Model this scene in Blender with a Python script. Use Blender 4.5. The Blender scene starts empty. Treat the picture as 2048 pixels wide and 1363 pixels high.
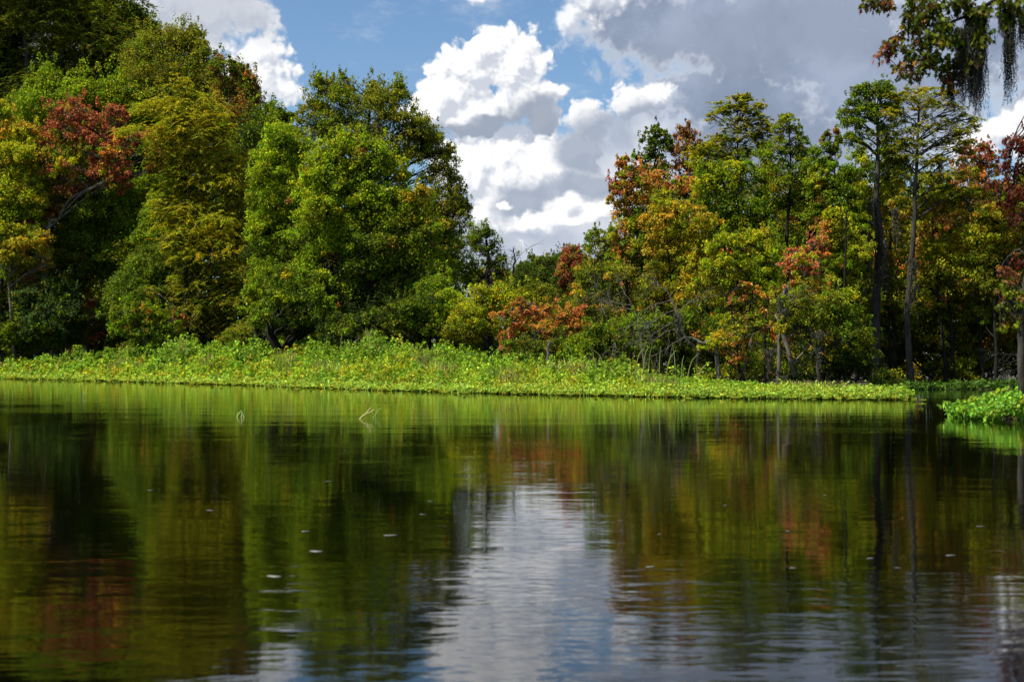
import bpy, math
import numpy as np

# ------------------------------------------------------------------ frame
F = 2844.0          # focal length in photo pixels (50 mm on 36 mm, 2048 px wide)
CX, HOR = 1024.0, 728.0
H = 1.2             # eye height above the water
SUN_AZ, SUN_EL = math.radians(-114), math.radians(58)   # azimuth from +Y (view) towards +X
scene = bpy.context.scene
COL = scene.collection

cam_d = bpy.data.cameras.new('camera')
cam = bpy.data.objects.new('camera', cam_d)
COL.objects.link(cam)
cam.location = (0, 0, H)
cam.rotation_euler = (math.radians(90), 0, 0)
cam_d.lens = 50.0
cam_d.sensor_width = 36.0
cam_d.shift_y = (HOR - 681.5) / 2048.0
cam_d.clip_start = 0.1
cam_d.clip_end = 20000
cam_d.dof.use_dof = True
cam_d.dof.focus_distance = 72.0
cam_d.dof.aperture_fstop = 3.5
scene.camera = cam

vs = scene.view_settings
vs.view_transform = 'Standard'
vs.look = 'None'
vs.gamma = 1.0
vs.exposure = 0.80

# ------------------------------------------------------------------ node helpers
class NT:
    def __init__(self, tree):
        self.t = tree; self.n = tree.nodes; self.l = tree.links
    def new(self, ty, **kw):
        nd = self.n.new(ty)
        for k, v in kw.items(): setattr(nd, k, v)
        return nd
    def put(self, sock, v):
        if v is None: return
        if isinstance(v, bpy.types.NodeSocket): self.l.new(v, sock)
        else: sock.default_value = v
    def m(self, op, a, b=None, c=None, clamp=False):
        nd = self.new('ShaderNodeMath', operation=op, use_clamp=clamp)
        for i, v in enumerate((a, b, c)): self.put(nd.inputs[i], v)
        return nd.outputs[0]
    def v(self, op, a, b=None, c=None, out=0):
        nd = self.new('ShaderNodeVectorMath', operation=op)
        for i, v in enumerate((a, b, c)): self.put(nd.inputs[i], v)
        return nd.outputs[out]
    def mix(self, f, a, b, blend='MIX'):
        nd = self.new('ShaderNodeMix', data_type='RGBA', blend_type=blend)
        self.put(nd.inputs[0], f); self.put(nd.inputs[6], a); self.put(nd.inputs[7], b)
        return nd.outputs[2]
    def ss(self, x, lo, hi, a=0.0, b=1.0):
        nd = self.new('ShaderNodeMapRange', interpolation_type='SMOOTHSTEP')
        self.put(nd.inputs[0], x)
        for i, v in enumerate((lo, hi, a, b)): nd.inputs[i + 1].default_value = v
        return nd.outputs[0]
    def noise(self, vec, scale, detail=4, rough=0.55, out=0, dist=0.0):
        nd = self.new('ShaderNodeTexNoise')
        self.put(nd.inputs['Vector'], vec)
        nd.inputs['Scale'].default_value = scale; nd.inputs['Detail'].default_value = detail
        nd.inputs['Roughness'].default_value = rough; nd.inputs['Distortion'].default_value = dist
        return nd.outputs[out]

# ------------------------------------------------------------------ sky
world = bpy.data.worlds.new('World')
scene.world = world
world.use_nodes = True
world.node_tree.nodes.clear()
N = NT(world.node_tree)
out = N.new('ShaderNodeOutputWorld')
bg = N.new('ShaderNodeBackground')
bg.inputs['Strength'].default_value = 0.057
N.l.new(bg.outputs[0], out.inputs[0])
sky = N.new('ShaderNodeTexSky', sky_type='NISHITA')
sky.sun_disc = False
sky.sun_elevation = SUN_EL
sky.sun_rotation = SUN_AZ
sky.air_density = 1.0
sky.dust_density = 0.6
sky.ozone_density = 2.0
gen = N.new('ShaderNodeTexCoord').outputs['Generated']
sep = N.new('ShaderNodeSeparateXYZ'); N.l.new(gen, sep.inputs[0])
az = N.m('ARCTAN2', sep.outputs[0], sep.outputs[1])
el = N.m('ARCSINE', sep.outputs[2])
el_up = N.m('ABSOLUTE', el)
comb = N.new('ShaderNodeCombineXYZ')
S = F / 100.0                                    # sky unit: about two degrees
N.l.new(N.m('MULTIPLY', az, S), comb.inputs[0]); N.l.new(N.m('MULTIPLY', el, S), comb.inputs[1])
P0 = comb.outputs[0]
D0 = N.v('SCALE', gen); D0.node.inputs['Scale'].default_value = S

def sky_xy(px, py):
    u, w = (px - CX) / F, (HOR - py) / F
    return math.atan(u) * S, math.atan(w / math.hypot(1, u)) * S

def warp_at(off):
    """cloud coordinates displaced by billowing noise, optionally stepped towards the sun"""
    d = D0 if off is None else N.v('ADD', D0, (off[0], 0, off[1]))
    p = P0 if off is None else N.v('ADD', P0, (off[0], off[1], 0))
    n1 = N.noise(d, 0.75, 4, 0.55, out=1)
    n2 = N.noise(d, 3.2, 3, 0.6, out=1)
    w = N.v('MULTIPLY', N.v('SUBTRACT', n1, (0.5, 0.5, 0.5)), (1.05, 0.95, 0))
    w2 = N.v('MULTIPLY', N.v('SUBTRACT', n2, (0.5, 0.5, 0.5)), (0.30, 0.30, 0))
    return N.v('ADD', N.v('ADD', p, w), w2)

STEP = (-0.10, 0.15)
def billow_at(off):
    d = D0 if off is None else N.v('ADD', D0, (off[0], 0, off[1]))
    acc = None
    d = N.v('MULTIPLY_ADD', N.v('SUBTRACT', N.noise(d, 1.6, 3, 0.5, out=1), (0.5, 0.5, 0.5)), (0.55, 0.55, 0.55), d)
    for sc, am in ((1.5, 0.36), (3.6, 0.21), (8.5, 0.11)):
        nd = N.new('ShaderNodeTexVoronoi', feature='F1')
        N.put(nd.inputs['Vector'], d); nd.inputs['Scale'].default_value = sc
        t = N.m('MULTIPLY_ADD', nd.outputs['Distance'], -2.0 * am, 0.95 * am)
        acc = t if acc is None else N.m('ADD', acc, t)
    return acc
PW, PW2 = warp_at(None), warp_at(STEP)
BIL, BIL2 = billow_at(None), billow_at(STEP)
FINE = N.noise(D0, 2.0, 8, 0.62)
WISP = N.m('MULTIPLY_ADD', N.noise(D0, 4.5, 6, 0.7), 0.5, -0.25)
SOFT = N.noise(D0, 0.55, 5, 0.5)

def field(p, blobs, k=0.25):
    """1 at the middle of a cloud lobe, 0 on its rim, negative outside"""
    acc = None
    for (px, py, rx, ry) in blobs:
        cx, cy = sky_xy(px, py)
        sx, sy = 100.0 / rx, 100.0 / ry
        d = N.v('LENGTH', N.v('MULTIPLY_ADD', p, (sx, sy, 0), (-cx * sx, -cy * sy, 0)), out=1)
        acc = d if acc is None else N.m('SMOOTH_MIN', acc, d, k)
    return N.m('SUBTRACT', 1.0, acc)

def lit(blobs, gain=2.4, base=0.6, bil=1.0):
    a = N.m('MULTIPLY_ADD', BIL, bil, field(PW, blobs)); b = N.m('MULTIPLY_ADD', BIL2, bil, field(PW2, blobs))
    g = N.m('MULTIPLY_ADD', N.m('SUBTRACT', a, b), gain, base)
    g = N.m('ADD', g, N.m('MULTIPLY_ADD', SOFT, 0.9, -0.45), clamp=True)
    a = N.m('MULTIPLY_ADD', WISP, 0.45, a)
    return a, g

def over(alpha, c):
    global colr
    colr = N.mix(alpha, colr, c)

W = (10.7, 10.7, 10.75, 1); G1 = (6.3, 6.75, 7.6, 1); G2 = (3.3, 3.85, 4.85, 1); G3 = (4.3, 4.95, 6.15, 1)
colr = N.mix(1.0, sky.outputs[0], (1.0, 1.17, 1.30, 1), 'MULTIPLY')
# broken cloud over the rest of the sky
gn = N.noise(D0, 0.16, 8, 0.58)
gmask = N.ss(N.v('LENGTH', N.v('MULTIPLY', N.v('SUBTRACT', P0, (0, 2.0, 0)), (1 / 11.5, 1 / 8.0, 0)), out=1), 0.95, 1.35)
over(N.m('MULTIPLY', N.ss(gn, 0.50, 0.60), gmask), N.mix(N.ss(gn, 0.55, 0.75), W, G3))
# thin wisps on the blue
over(N.m('MULTIPLY', N.ss(N.noise(N.v('MULTIPLY', D0, (0.5, 1, 1.2)), 0.9, 8, 0.65), 0.52, 0.80), 0.55), (8.6, 8.8, 9.2, 1))
# thin grey-blue layer low over the trees
a = N.m('MULTIPLY_ADD', WISP, 0.5, field(PW, [(1060, 470, 300, 120), (1000, 560, 600, 90), (1250, 330, 150, 120), (1010, 300, 170, 60)]))
over(N.ss(a, 0.0, 0.35), N.mix(N.ss(SOFT, 0.35, 0.68), G3, (7.4, 7.8, 8.5, 1)))
# high grey mass over the right-hand woods, and its torn pale edge
a = N.m('MULTIPLY_ADD', BIL, 0.7, N.m('MULTIPLY_ADD', WISP, 0.5, field(PW, [(1560, 60, 370, 130), (1480, 200, 260, 120), (1330, 60, 170, 90), (1750, 150, 330, 220), (1520, 300, 330, 110), (2150, 60, 260, 170), (1230, 20, 110, 60)])))
gcol = N.mix(N.ss(N.m('ADD', N.m('MULTIPLY', SOFT, 0.7), N.m('MULTIPLY', FINE, 0.3)), 0.38, 0.62), (2.65, 3.25, 4.5, 1), (3.9, 4.6, 6.0, 1))
gcol = N.mix(N.m('MULTIPLY', N.ss(field(PW, [(1480, 90, 200, 90), (1640, 60, 260, 80), (1330, 110, 80, 40)]), 0.0, 0.6), 0.55), gcol, (2.7, 3.25, 4.3, 1))
gcol = N.mix(N.m('MULTIPLY', N.ss(a, 0.45, 0.05), 0.75), gcol, (8.6, 8.8, 9.2, 1))
over(N.ss(a, -0.08, 0.34), gcol)
# cloud at the right edge
a, g = lit([(2010, 255, 60, 45), (1960, 290, 70, 50), (2080, 270, 80, 80)])
over(N.ss(a, 0.0, 0.35), N.mix(g, G1, W))
# cloud bank at the left
a, g = lit([(380, 40, 130, 110), (300, 10, 130, 90), (470, 30, 80, 70), (520, 110, 55, 55), (545, 165, 62, 70), (480, 190, 90, 90), (200, 60, 200, 130)], 2.0, 0.62)
shd = N.ss(field(PW, [(410, 20, 180, 85), (320, 60, 140, 80)]), -0.2, 0.6)
over(N.ss(a, -0.05, 0.32), N.mix(N.m('MULTIPLY', shd, 0.8), N.mix(g, G1, W), (5.0, 5.5, 6.4, 1)))
# white cloud streaming along the top edge
a, g = lit([(1050, -12, 130, 20), (1150, 30, 55, 60), (1190, -5, 80, 40)])
over(N.m('MULTIPLY', N.ss(a, -0.05, 0.55), 0.85), N.mix(g, G1, W))
# lower bank of cumulus
a, g = lit([(1010, 345, 130, 75), (1090, 330, 110, 70), (1180, 380, 110, 75), (940, 340, 90, 80), (1010, 410, 110, 60), (1190, 240, 62, 48), (1250, 210, 58, 38), (1310, 190, 40, 26), (1160, 300, 80, 46)], 2.2, 0.68)
shd = N.ss(field(PW, [(1235, 275, 110, 60), (1170, 310, 70, 50), (1060, 405, 80, 45), (1300, 245, 80, 46), (1180, 375, 100, 35)]), -0.25, 0.45)
over(N.ss(a, -0.05, 0.28), N.mix(N.m('MULTIPLY', shd, 0.9), N.mix(g, G1, W), (3.7, 4.3, 5.4, 1)))
# the tall cumulus
a, g = lit([(985, 110, 58, 58), (945, 150, 68, 68), (1035, 140, 56, 72), (890, 185, 72, 62), (850, 225, 55, 48), (960, 215, 100, 56), (1050, 205, 70, 60), (1085, 235, 42, 38), (930, 245, 85, 30)], 2.6, 0.72)
shd = N.ss(field(PW, [(965, 268, 160, 26), (1070, 240, 66, 40), (1040, 262, 100, 30), (985, 248, 56, 22)]), -0.35, 0.35)
over(N.ss(a, -0.10, 0.14), N.mix(N.m('MULTIPLY', shd, 0.92), N.mix(g, G1, W), G2))
# low bright strip above the gap
a, g = lit([(1120, 440, 95, 22), (1130, 415, 38, 28), (1070, 440, 50, 20), (1195, 432, 50, 24), (1010, 408, 15, 10)], 1.8, 0.8, 0.6)
over(N.ss(a, -0.2, 0.35), N.mix(g, G1, W))
N.l.new(colr, bg.inputs['Color'])
world.cycles.sampling_method = 'NONE'

sun_d = bpy.data.lights.new('sun', 'SUN')
sun_d.energy = 5.0
sun_d.angle = math.radians(0.5)
sun_d.color = (1.0, 0.93, 0.76)
sun = bpy.data.objects.new('sun', sun_d)
COL.objects.link(sun)
from mathutils import Vector
sv = Vector((math.sin(SUN_AZ) * math.cos(SUN_EL), math.cos(SUN_AZ) * math.cos(SUN_EL), math.sin(SUN_EL)))
sun.rotation_euler = sv.to_track_quat('Z', 'Y').to_euler()
sun.location = (-60, -20, 90)

# ------------------------------------------------------------------ materials
def new_mat(name):
    m = bpy.data.materials.new(name); m.use_nodes = True
    m.node_tree.nodes.clear()
    n = NT(m.node_tree)
    o = n.new('ShaderNodeOutputMaterial')
    return m, n, o

def leaf_material(name, trans=0.35, rough=0.45, spec=0.35):
    m, n, o = new_mat(name)
    at = n.new('ShaderNodeAttribute', attribute_name='tint')
    pr = n.new('ShaderNodeBsdfPrincipled')
    n.l.new(at.outputs['Color'], pr.inputs['Base Color'])
    pr.inputs['Roughness'].default_value = rough
    pr.inputs['Specular IOR Level'].default_value = spec
    tr = n.new('ShaderNodeBsdfTranslucent')
    n.l.new(n.mix(1.0, at.outputs['Color'], (1.5, 1.35, 0.7, 1), 'MULTIPLY'), tr.inputs['Color'])
    mx = n.new('ShaderNodeMixShader'); mx.inputs[0].default_value = trans
    n.l.new(pr.outputs[0], mx.inputs[1]); n.l.new(tr.outputs[0], mx.inputs[2])
    n.l.new(mx.outputs[0], o.inputs[0])
    return m

def bark_material(name, dark, pale, scale=6.0):
    m, n, o = new_mat(name)
    co = n.new('ShaderNodeTexCoord').outputs['Object']
    st = n.v('MULTIPLY', co, (1, 1, 0.25))
    a = n.noise(st, scale, 6, 0.65)
    b = n.noise(co, 0.8, 4, 0.6)
    f = n.m('MULTIPLY_ADD', n.ss(a, 0.35, 0.7), 0.7, n.m('MULTIPLY', n.ss(b, 0.45, 0.65), 0.3))
    pr = n.new('ShaderNodeBsdfPrincipled')
    n.l.new(n.mix(f, dark, pale), pr.inputs['Base Color'])
    pr.inputs['Roughness'].default_value = 0.9
    pr.inputs['Specular IOR Level'].default_value = 0.15
    bp = n.new('ShaderNodeBump'); bp.inputs['Strength'].default_value = 0.7; bp.inputs['Distance'].default_value = 0.03
    n.l.new(a, bp.inputs['Height']); n.l.new(bp.outputs[0], pr.inputs['Normal'])
    n.l.new(pr.outputs[0], o.inputs[0])
    return m

M_LEAF = leaf_material('leaf_tissue', 0.48, 0.6, 0.12)
M_FEATHER = leaf_material('cypress_needles', 0.36, 0.7, 0.08)
M_MARSH = leaf_material('marsh_leaf', 0.36, 0.55, 0.15)
M_MOSS = leaf_material('moss_strand', 0.12, 0.9, 0.1)
M_BARK = bark_material('grey_bark', (0.020, 0.018, 0.015, 1), (0.075, 0.071, 0.060, 1))
M_DARKBARK = bark_material('dark_bark', (0.007, 0.0065, 0.0055, 1), (0.024, 0.022, 0.018, 1))  # near-black tone also stands in for shade on trunks under the crowns
M_DEAD = bark_material('weathered_wood', (0.06, 0.054, 0.046, 1), (0.19, 0.178, 0.155, 1), 9)
M_PALE = bark_material('pale_bark', (0.07, 0.062, 0.052, 1), (0.22, 0.20, 0.17, 1))

# ------------------------------------------------------------------ mesh helpers
rng = np.random.default_rng(11)

def P(px, py, D):
    return np.array([(px - CX) / F * D, D, H + (HOR - py) / F * D])

def unit(v):
    return v / np.maximum(np.linalg.norm(v, axis=-1, keepdims=True), 1e-9)

def mesh_from(name, verts, faces_flat, starts, mat, tint=None, smooth=False):
    me = bpy.data.meshes.new(name)
    me.vertices.add(len(verts)); me.vertices.foreach_set('co', np.asarray(verts, np.float32).ravel())
    me.loops.add(len(faces_flat)); me.loops.foreach_set('vertex_index', np.asarray(faces_flat, np.int32))
    me.polygons.add(len(starts)); me.polygons.foreach_set('loop_start', np.asarray(starts, np.int32))
    if tint is not None:
        at = me.attributes.new('tint', 'FLOAT_COLOR', 'FACE')
        c = np.ones((len(starts), 4), np.float32); c[:, :3] = tint
        at.data.foreach_set('color', c.ravel())
    me.materials.append(mat)
    me.update(calc_edges=True)
    me.validate()
    if smooth: me.shade_smooth()
    return me

class Leaves:
    """collects leaf blades: position, axis, normal, length, width, colour"""
    def __init__(self): self.p, self.a, self.n, self.l, self.w, self.c = [], [], [], [], [], []
    def add(self, p, a, n, l, w, c):
        self.p.append(p); self.a.append(a); self.n.append(n); self.l.append(l); self.w.append(w); self.c.append(c)
    def build(self, name, mat, origin, template=None):
        p, a, nn = np.vstack(self.p) - origin, unit(np.vstack(self.a)), np.vstack(self.n)
        l, w, c = np.concatenate(self.l)[:, None], np.concatenate(self.w)[:, None], np.vstack(self.c)
        b = unit(np.cross(a, nn)); nn = np.cross(b, a)
        if template is None: template = KITE
        k = len(template)
        v = np.stack([p + a * (l * t[0]) + b * (w * t[1]) + nn * (l * t[2]) for t in template], 1).reshape(-1, 3)
        nf = len(p)
        return mesh_from(name, v, np.arange(nf * k), np.arange(nf) * k, mat, np.clip(c, 0, 1))

KITE = [(-0.5, 0, 0), (0.05, -0.5, 0.10), (0.5, 0, -0.06), (0.05, 0.5, 0.10)]
MAPLE = [(-0.5, 0, 0), (-0.22, -0.16, 0.02), (-0.25, -0.42, -.02), (-0.02, -0.24, .03), (0.12, -0.52, -.03), (0.16, -0.15, .03),
         (0.56, 0, -.05), (0.16, 0.15, .03), (0.12, 0.52, -.03), (-0.02, 0.24, .03), (-0.25, 0.42, -.02), (-0.22, 0.16, 0.02)]

class Tubes:
    def __init__(self): self.v, self.f, self.s, self.nv = [], [], [], 0
    def tube(self, pts, rad, sides=6, cap=True):
        pts = np.asarray(pts, float); n = len(pts)
        rad = np.broadcast_to(np.asarray(rad, float), (n,))
        t = unit(np.gradient(pts, axis=0))
        ref = np.array([0.31, 0.93, 0.2])
        u = unit(np.cross(t, ref)); w = np.cross(t, u)
        th = np.arange(sides) / sides * 2 * np.pi
        ring = pts[:, None] + rad[:, None, None] * (np.cos(th)[None, :, None] * u[:, None] + np.sin(th)[None, :, None] * w[:, None])
        v = ring.reshape(-1, 3)
        i, j = np.meshgrid(np.arange(n - 1), np.arange(sides), indexing='ij')
        j2 = (j + 1) % sides
        q = np.stack([i * sides + j, i * sides + j2, (i + 1) * sides + j2, (i + 1) * sides + j], -1).reshape(-1, 4) + self.nv
        self.v.append(v); self.f.append(q); self.nv += len(v)
        self.tips = None
    def build(self, name, mat, origin):
        v = np.vstack(self.v) - origin; q = np.vstack(self.f)
        return mesh_from(name, v, q.ravel(), np.arange(len(q)) * 4, mat, smooth=True)

def spline(pts, n, jit=0.0, r=rng):
    pts = np.asarray(pts, float)
    if len(pts) == 2: pts = np.vstack([pts[0], pts.mean(0), pts[1]])
    k = len(pts); e = np.vstack([2 * pts[0] - pts[1], pts, 2 * pts[-1] - pts[-2]])
    t = np.linspace(0, k - 1 - 1e-6, n); i = t.astype(int); f = (t - i)[:, None]
    p0, p1, p2, p3 = e[i], e[i + 1], e[i + 2], e[i + 3]
    o = 0.5 * (2 * p1 + (p2 - p0) * f + (2 * p0 - 5 * p1 + 4 * p2 - p3) * f ** 2 + (3 * p1 - p0 - 3 * p2 + p3) * f ** 3)
    if jit:
        d = r.normal(0, jit, o.shape); d[0] = 0; d[-1] = 0
        o = o + d
    return o

def link(name, data, parent=None, loc=None):
    o = bpy.data.objects.new(name, data); COL.objects.link(o)
    if parent is not None: o.parent = parent
    if loc is not None: o.location = loc
    return o

def tag(o, label=None, cat=None, group=None, kind=None):
    if label: o['label'] = label
    if cat: o['category'] = cat
    if group: o['group'] = group
    if kind: o['kind'] = kind
    return o

def thing(name, label, cat, loc, group=None):
    return tag(link(name, None, loc=loc), label, cat, group)

def rand_dir(n, r=rng):
    return unit(r.normal(size=(n, 3)))

# ------------------------------------------------------------------ ground and water
FRONT = [(-900, 742), (-400, 747), (-200, 752), (0, 757), (250, 763), (500, 770), (750, 780), (1000, 787), (1200, 791), (1400, 795), (1600, 797), (1800, 799), (1822, 798)]
fx = np.array([(a - CX) / F * (H * F / (b - HOR)) for a, b in FRONT]); fy = np.array([H * F / (b - HOR) for a, b in FRONT])
TIP = fx[-1]
def y_front(x):
    y = np.interp(x, fx, fy)
    return np.where(x > TIP, np.interp(x, [TIP, TIP + 1.2, TIP + 6, 40, 90], [52, 64, 68, 66, 55]), y)
def mat_depth(x):
    return np.interp(x, [-90, -42, -15, -6, 0, 6, 10, 13, TIP], [9, 10, 15, 16, 15, 10, 6.5, 3.0, 0.8])
def hump(x, y, cx, cy, rx, ry):
    return np.exp(-(((x - cx) / rx) ** 2 + ((y - cy) / ry) ** 2) ** 2)
def ground_z(x, y):
    t = y - y_front(x)
    s = np.clip((t + 0.5) / 3.5, 0, 1); s = s * s * (3 - 2 * s)
    z = -1.2 + 1.45 * s
    z = np.maximum(z, -1.2 + 1.4 * hump(x, y, 12.6, 31.6, 3.2, 2.0))
    z = np.maximum(z, -1.2 + 1.5 * hump(x, y, 10.2, 17.5, 2.6, 4.0))
    return z + 0.06 * np.sin(x * 1.7 + 1.3 * np.sin(y * 0.9)) * np.cos(y * 1.3)

gx = np.unique(np.concatenate([np.linspace(-4000, -120, 12), np.linspace(-120, 60, 200), np.linspace(60, 4000, 12)]))
gy = np.unique(np.concatenate([np.linspace(-2000, 8, 8), np.linspace(8, 170, 190), np.linspace(170, 9000, 14)]))
X, Y = np.meshgrid(gx, gy, indexing='ij')
V = np.stack([X, Y, ground_z(X, Y)], -1).reshape(-1, 3)
i, j = np.meshgrid(np.arange(len(gx) - 1), np.arange(len(gy) - 1), indexing='ij')
nyy = len(gy)
Q = np.stack([i * nyy + j, (i + 1) * nyy + j, (i + 1) * nyy + j + 1, i * nyy + j + 1], -1).reshape(-1, 4)
m, n, o = new_mat('leaf_litter_soil')
co = n.new('ShaderNodeTexCoord').outputs['Object']
pr = n.new('ShaderNodeBsdfPrincipled')
n.l.new(n.mix(n.ss(n.noise(co, 1.7, 6, 0.6), 0.35, 0.7), (0.012, 0.010, 0.006, 1), (0.05, 0.042, 0.02, 1)), pr.inputs['Base Color'])
pr.inputs['Roughness'].default_value = 0.95
n.l.new(pr.outputs[0], o.inputs[0])
tag(link('ground', mesh_from('ground', V, Q.ravel(), np.arange(len(Q)) * 4, m, smooth=True)), kind='structure')

m, n, o = new_mat('tea_dark_water')
co = n.new('ShaderNodeTexCoord').outputs['Object']
def ripple(sx, sy, scale, detail, rough=0.5, dist=0.0):
    return n.noise(n.v('MULTIPLY', co, (sx, sy, 1)), scale, detail, rough, dist=dist)
big = ripple(0.35, 1.0, 0.55, 2, dist=0.4)
mid = ripple(0.35, 1.0, 1.7, 2, 0.5, dist=0.8)
fine = ripple(0.42, 1.0, 6.0, 2, 0.5, dist=0.6)
tiny = ripple(0.5, 1.0, 17.0, 2, 0.5)
patch = n.ss(ripple(0.5, 1.0, 0.22, 4, 0.65), 0.42, 0.66)
calm = n.m('MULTIPLY_ADD', patch, 1.1, 0.40)
hgt = n.m('ADD', n.m('MULTIPLY', big, 0.008), n.m('MULTIPLY', mid, 0.0019))
hgt = n.m('ADD', hgt, n.m('MULTIPLY', n.m('MULTIPLY', fine, calm), 0.0020))
hgt = n.m('ADD', hgt, n.m('MULTIPLY', n.m('MULTIPLY', tiny, calm), 0.00045))
sp = n.new('ShaderNodeSeparateXYZ'); n.l.new(co, sp.inputs[0])
hgt = n.m('MULTIPLY', hgt, n.ss(sp.outputs[1], 5.0, 16.0, 1.5, 0.9))       # open water ruffled, calmer in the lee of the bank
bp = n.new('ShaderNodeBump'); bp.inputs['Strength'].default_value = 1.0; bp.inputs['Distance'].default_value = 1.0
n.l.new(hgt, bp.inputs['Height'])
pr = n.new('ShaderNodeBsdfPrincipled')
pr.inputs['Base Color'].default_value = (0.0006, 0.0007, 0.0003, 1)
pr.inputs['Roughness'].default_value = 0.04
pr.inputs['IOR'].default_value = 1.39
n.l.new(bp.outputs[0], pr.inputs['Normal'])
n.l.new(pr.outputs[0], o.inputs[0])
wv = np.array([(-4000, -2000, 0), (4000, -2000, 0), (4000, 9000, 0), (-4000, 9000, 0)], float)
tag(link('water', mesh_from('water', wv, [0, 1, 2, 3], [0], m)), kind='structure')

# ------------------------------------------------------------------ trees
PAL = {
    'dk': (.026, .045, .007), 'dg': (.074, .120, .008), 'gn': (.135, .210, .008), 'br': (.205, .295, .010), 'bl': (.046, .090, .026),  # dk is kept very dark, standing in for canopy shade in the right hollow
    'ol': (.160, .182, .013), 'do': (.085, .098, .010), 'yg': (.290, .325, .014), 'gd': (.34, .28, .018), 'yo': (.39, .275, .028),
    'og': (.39, .190, .048), 'rd': (.28, .092, .048), 'ru': (.21, .105, .026), 'dr': (.15, .024, .020), 'pk': (.46, .180, .088), 'fe': (.245, .245, .012), 'fd': (.125, .155, .010),
}
def tint(col, n, r, pv=0.0, vary=1.0):
    c = np.array(col)[None] * np.exp(r.normal(0.02, 0.40 * vary, (n, 1)))
    sh = r.normal(0, 0.15 * vary, n) + pv
    return c * np.stack([np.exp(sh), np.ones(n), np.exp(-0.4 * sh)], 1)

def puff(L, c, rp, n, size, col, r, style='broad', pv=0.0, stretch=1.0, vary=1.0):
    if style == 'feather':                       # flat drooping plumes, needles on both sides of a twig
        m = max(3, n // 9); n = m * 17
        th = r.uniform(0, 2 * np.pi, m)
        f = unit(np.stack([np.cos(th), np.sin(th), r.normal(-0.12, 0.30, m)], 1))
        ln = rp * r.uniform(1.0, 1.9, m)
        o0 = c + r.normal(0, 0.35, (m, 3)) * rp * np.array([1, 1, 0.6])
        t = np.tile(np.linspace(0.05, 1, 17), m); fi = np.repeat(np.arange(m), 17)
        F_ = f[fi]; side = unit(np.cross(F_, np.array([0, 0, 1.0]))) * np.where(np.arange(n) % 2, 1, -1)[:, None]
        p = o0[fi] + F_ * (ln[fi] * t)[:, None]; p[:, 2] -= 0.45 * rp * t ** 2
        a = unit(F_ * 0.8 + side * 0.75 + np.array([0, 0, -0.25]) + r.normal(0, 0.2, (n, 3)))
        l = size * 1.25 * (1.15 - 0.6 * t) * r.uniform(0.7, 1.3, n)
        p = p + a * (l * 0.4)[:, None]
        nn = unit(np.array([0, 0, 1.0]) + r.normal(0, 0.5, (n, 3)))
        w = size * 0.30 * r.uniform(0.7, 1.3, n)
    else:
        d = rand_dir(n, r); d[:, 2] += 0.25; d = unit(d)
        rad = (r.uniform(0.3, 1.1, n) ** 0.8)[:, None]
        p = c + d * rad * rp * np.array([1, 1, 0.8 * stretch])
        nn = unit(d * 0.30 + np.array([0, -0.15, 0.5]) + r.normal(0, 0.80, (n, 3)))
        a = unit(d * 0.6 + r.normal(0, 0.7, (n, 3)) + np.array([0, 0, -0.35]))
        l = size * 1.1 * r.uniform(0.6, 1.4, n); w = size * 0.72 * r.uniform(0.7, 1.25, n)
    L.add(p, a, nn, l, w, tint(col, n, r, pv, vary))

def lobe(L, c, rad, col, size, lai, r, style, per=46, tips=0.25, rp_k=0.30, others=None):
    area = math.pi * rad[0] * rad[2]
    nl = max(30, int(lai * area / (0.43 * size * size)))
    npf = max(4, int(nl / per))
    d = rand_dir(npf, r); d[:, 2] = np.where(d[:, 2] < -0.55, -d[:, 2], d[:, 2])
    rr = r.uniform(0.12, 1.0, npf) ** 0.42
    pc = c + d * rr[:, None] * rad
    base = rp_k * float(np.mean(rad)) + size * 0.8
    base = min(base, size * 5.5)
    for k in range(npf):
        hi = d[k, 2] > 0.2 and rr[k] > 0.7 and r.random() < tips
        rp = base * r.uniform(0.55, 1.25) * (0.42 if hi else 1)
        pos = pc[k] + (np.array([r.normal(0, 0.3) * base, 0, base * r.uniform(0.2, 2.4)]) if hi else 0)
        cc = col if others is None or r.random() > 0.42 else others[r.integers(len(others))]
        puff(L, pos, rp, int(per * r.uniform(0.6, 1.4) * (0.5 if hi else 1)), size, cc, r, style, r.normal(0, 0.12), 3.0 if hi else 1.0)
    return pc

def parse(spec, D):
    res = []
    for s in spec.split(';'):
        q = s.split()
        if not q: continue
        cx, cy, rx, ry = map(float, q[:4]); col = PAL[q[4]]
        dz = float(q[5]) if len(q) > 5 else None
        res.append((cx, cy, rx, ry, col, dz))
    return res

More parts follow.
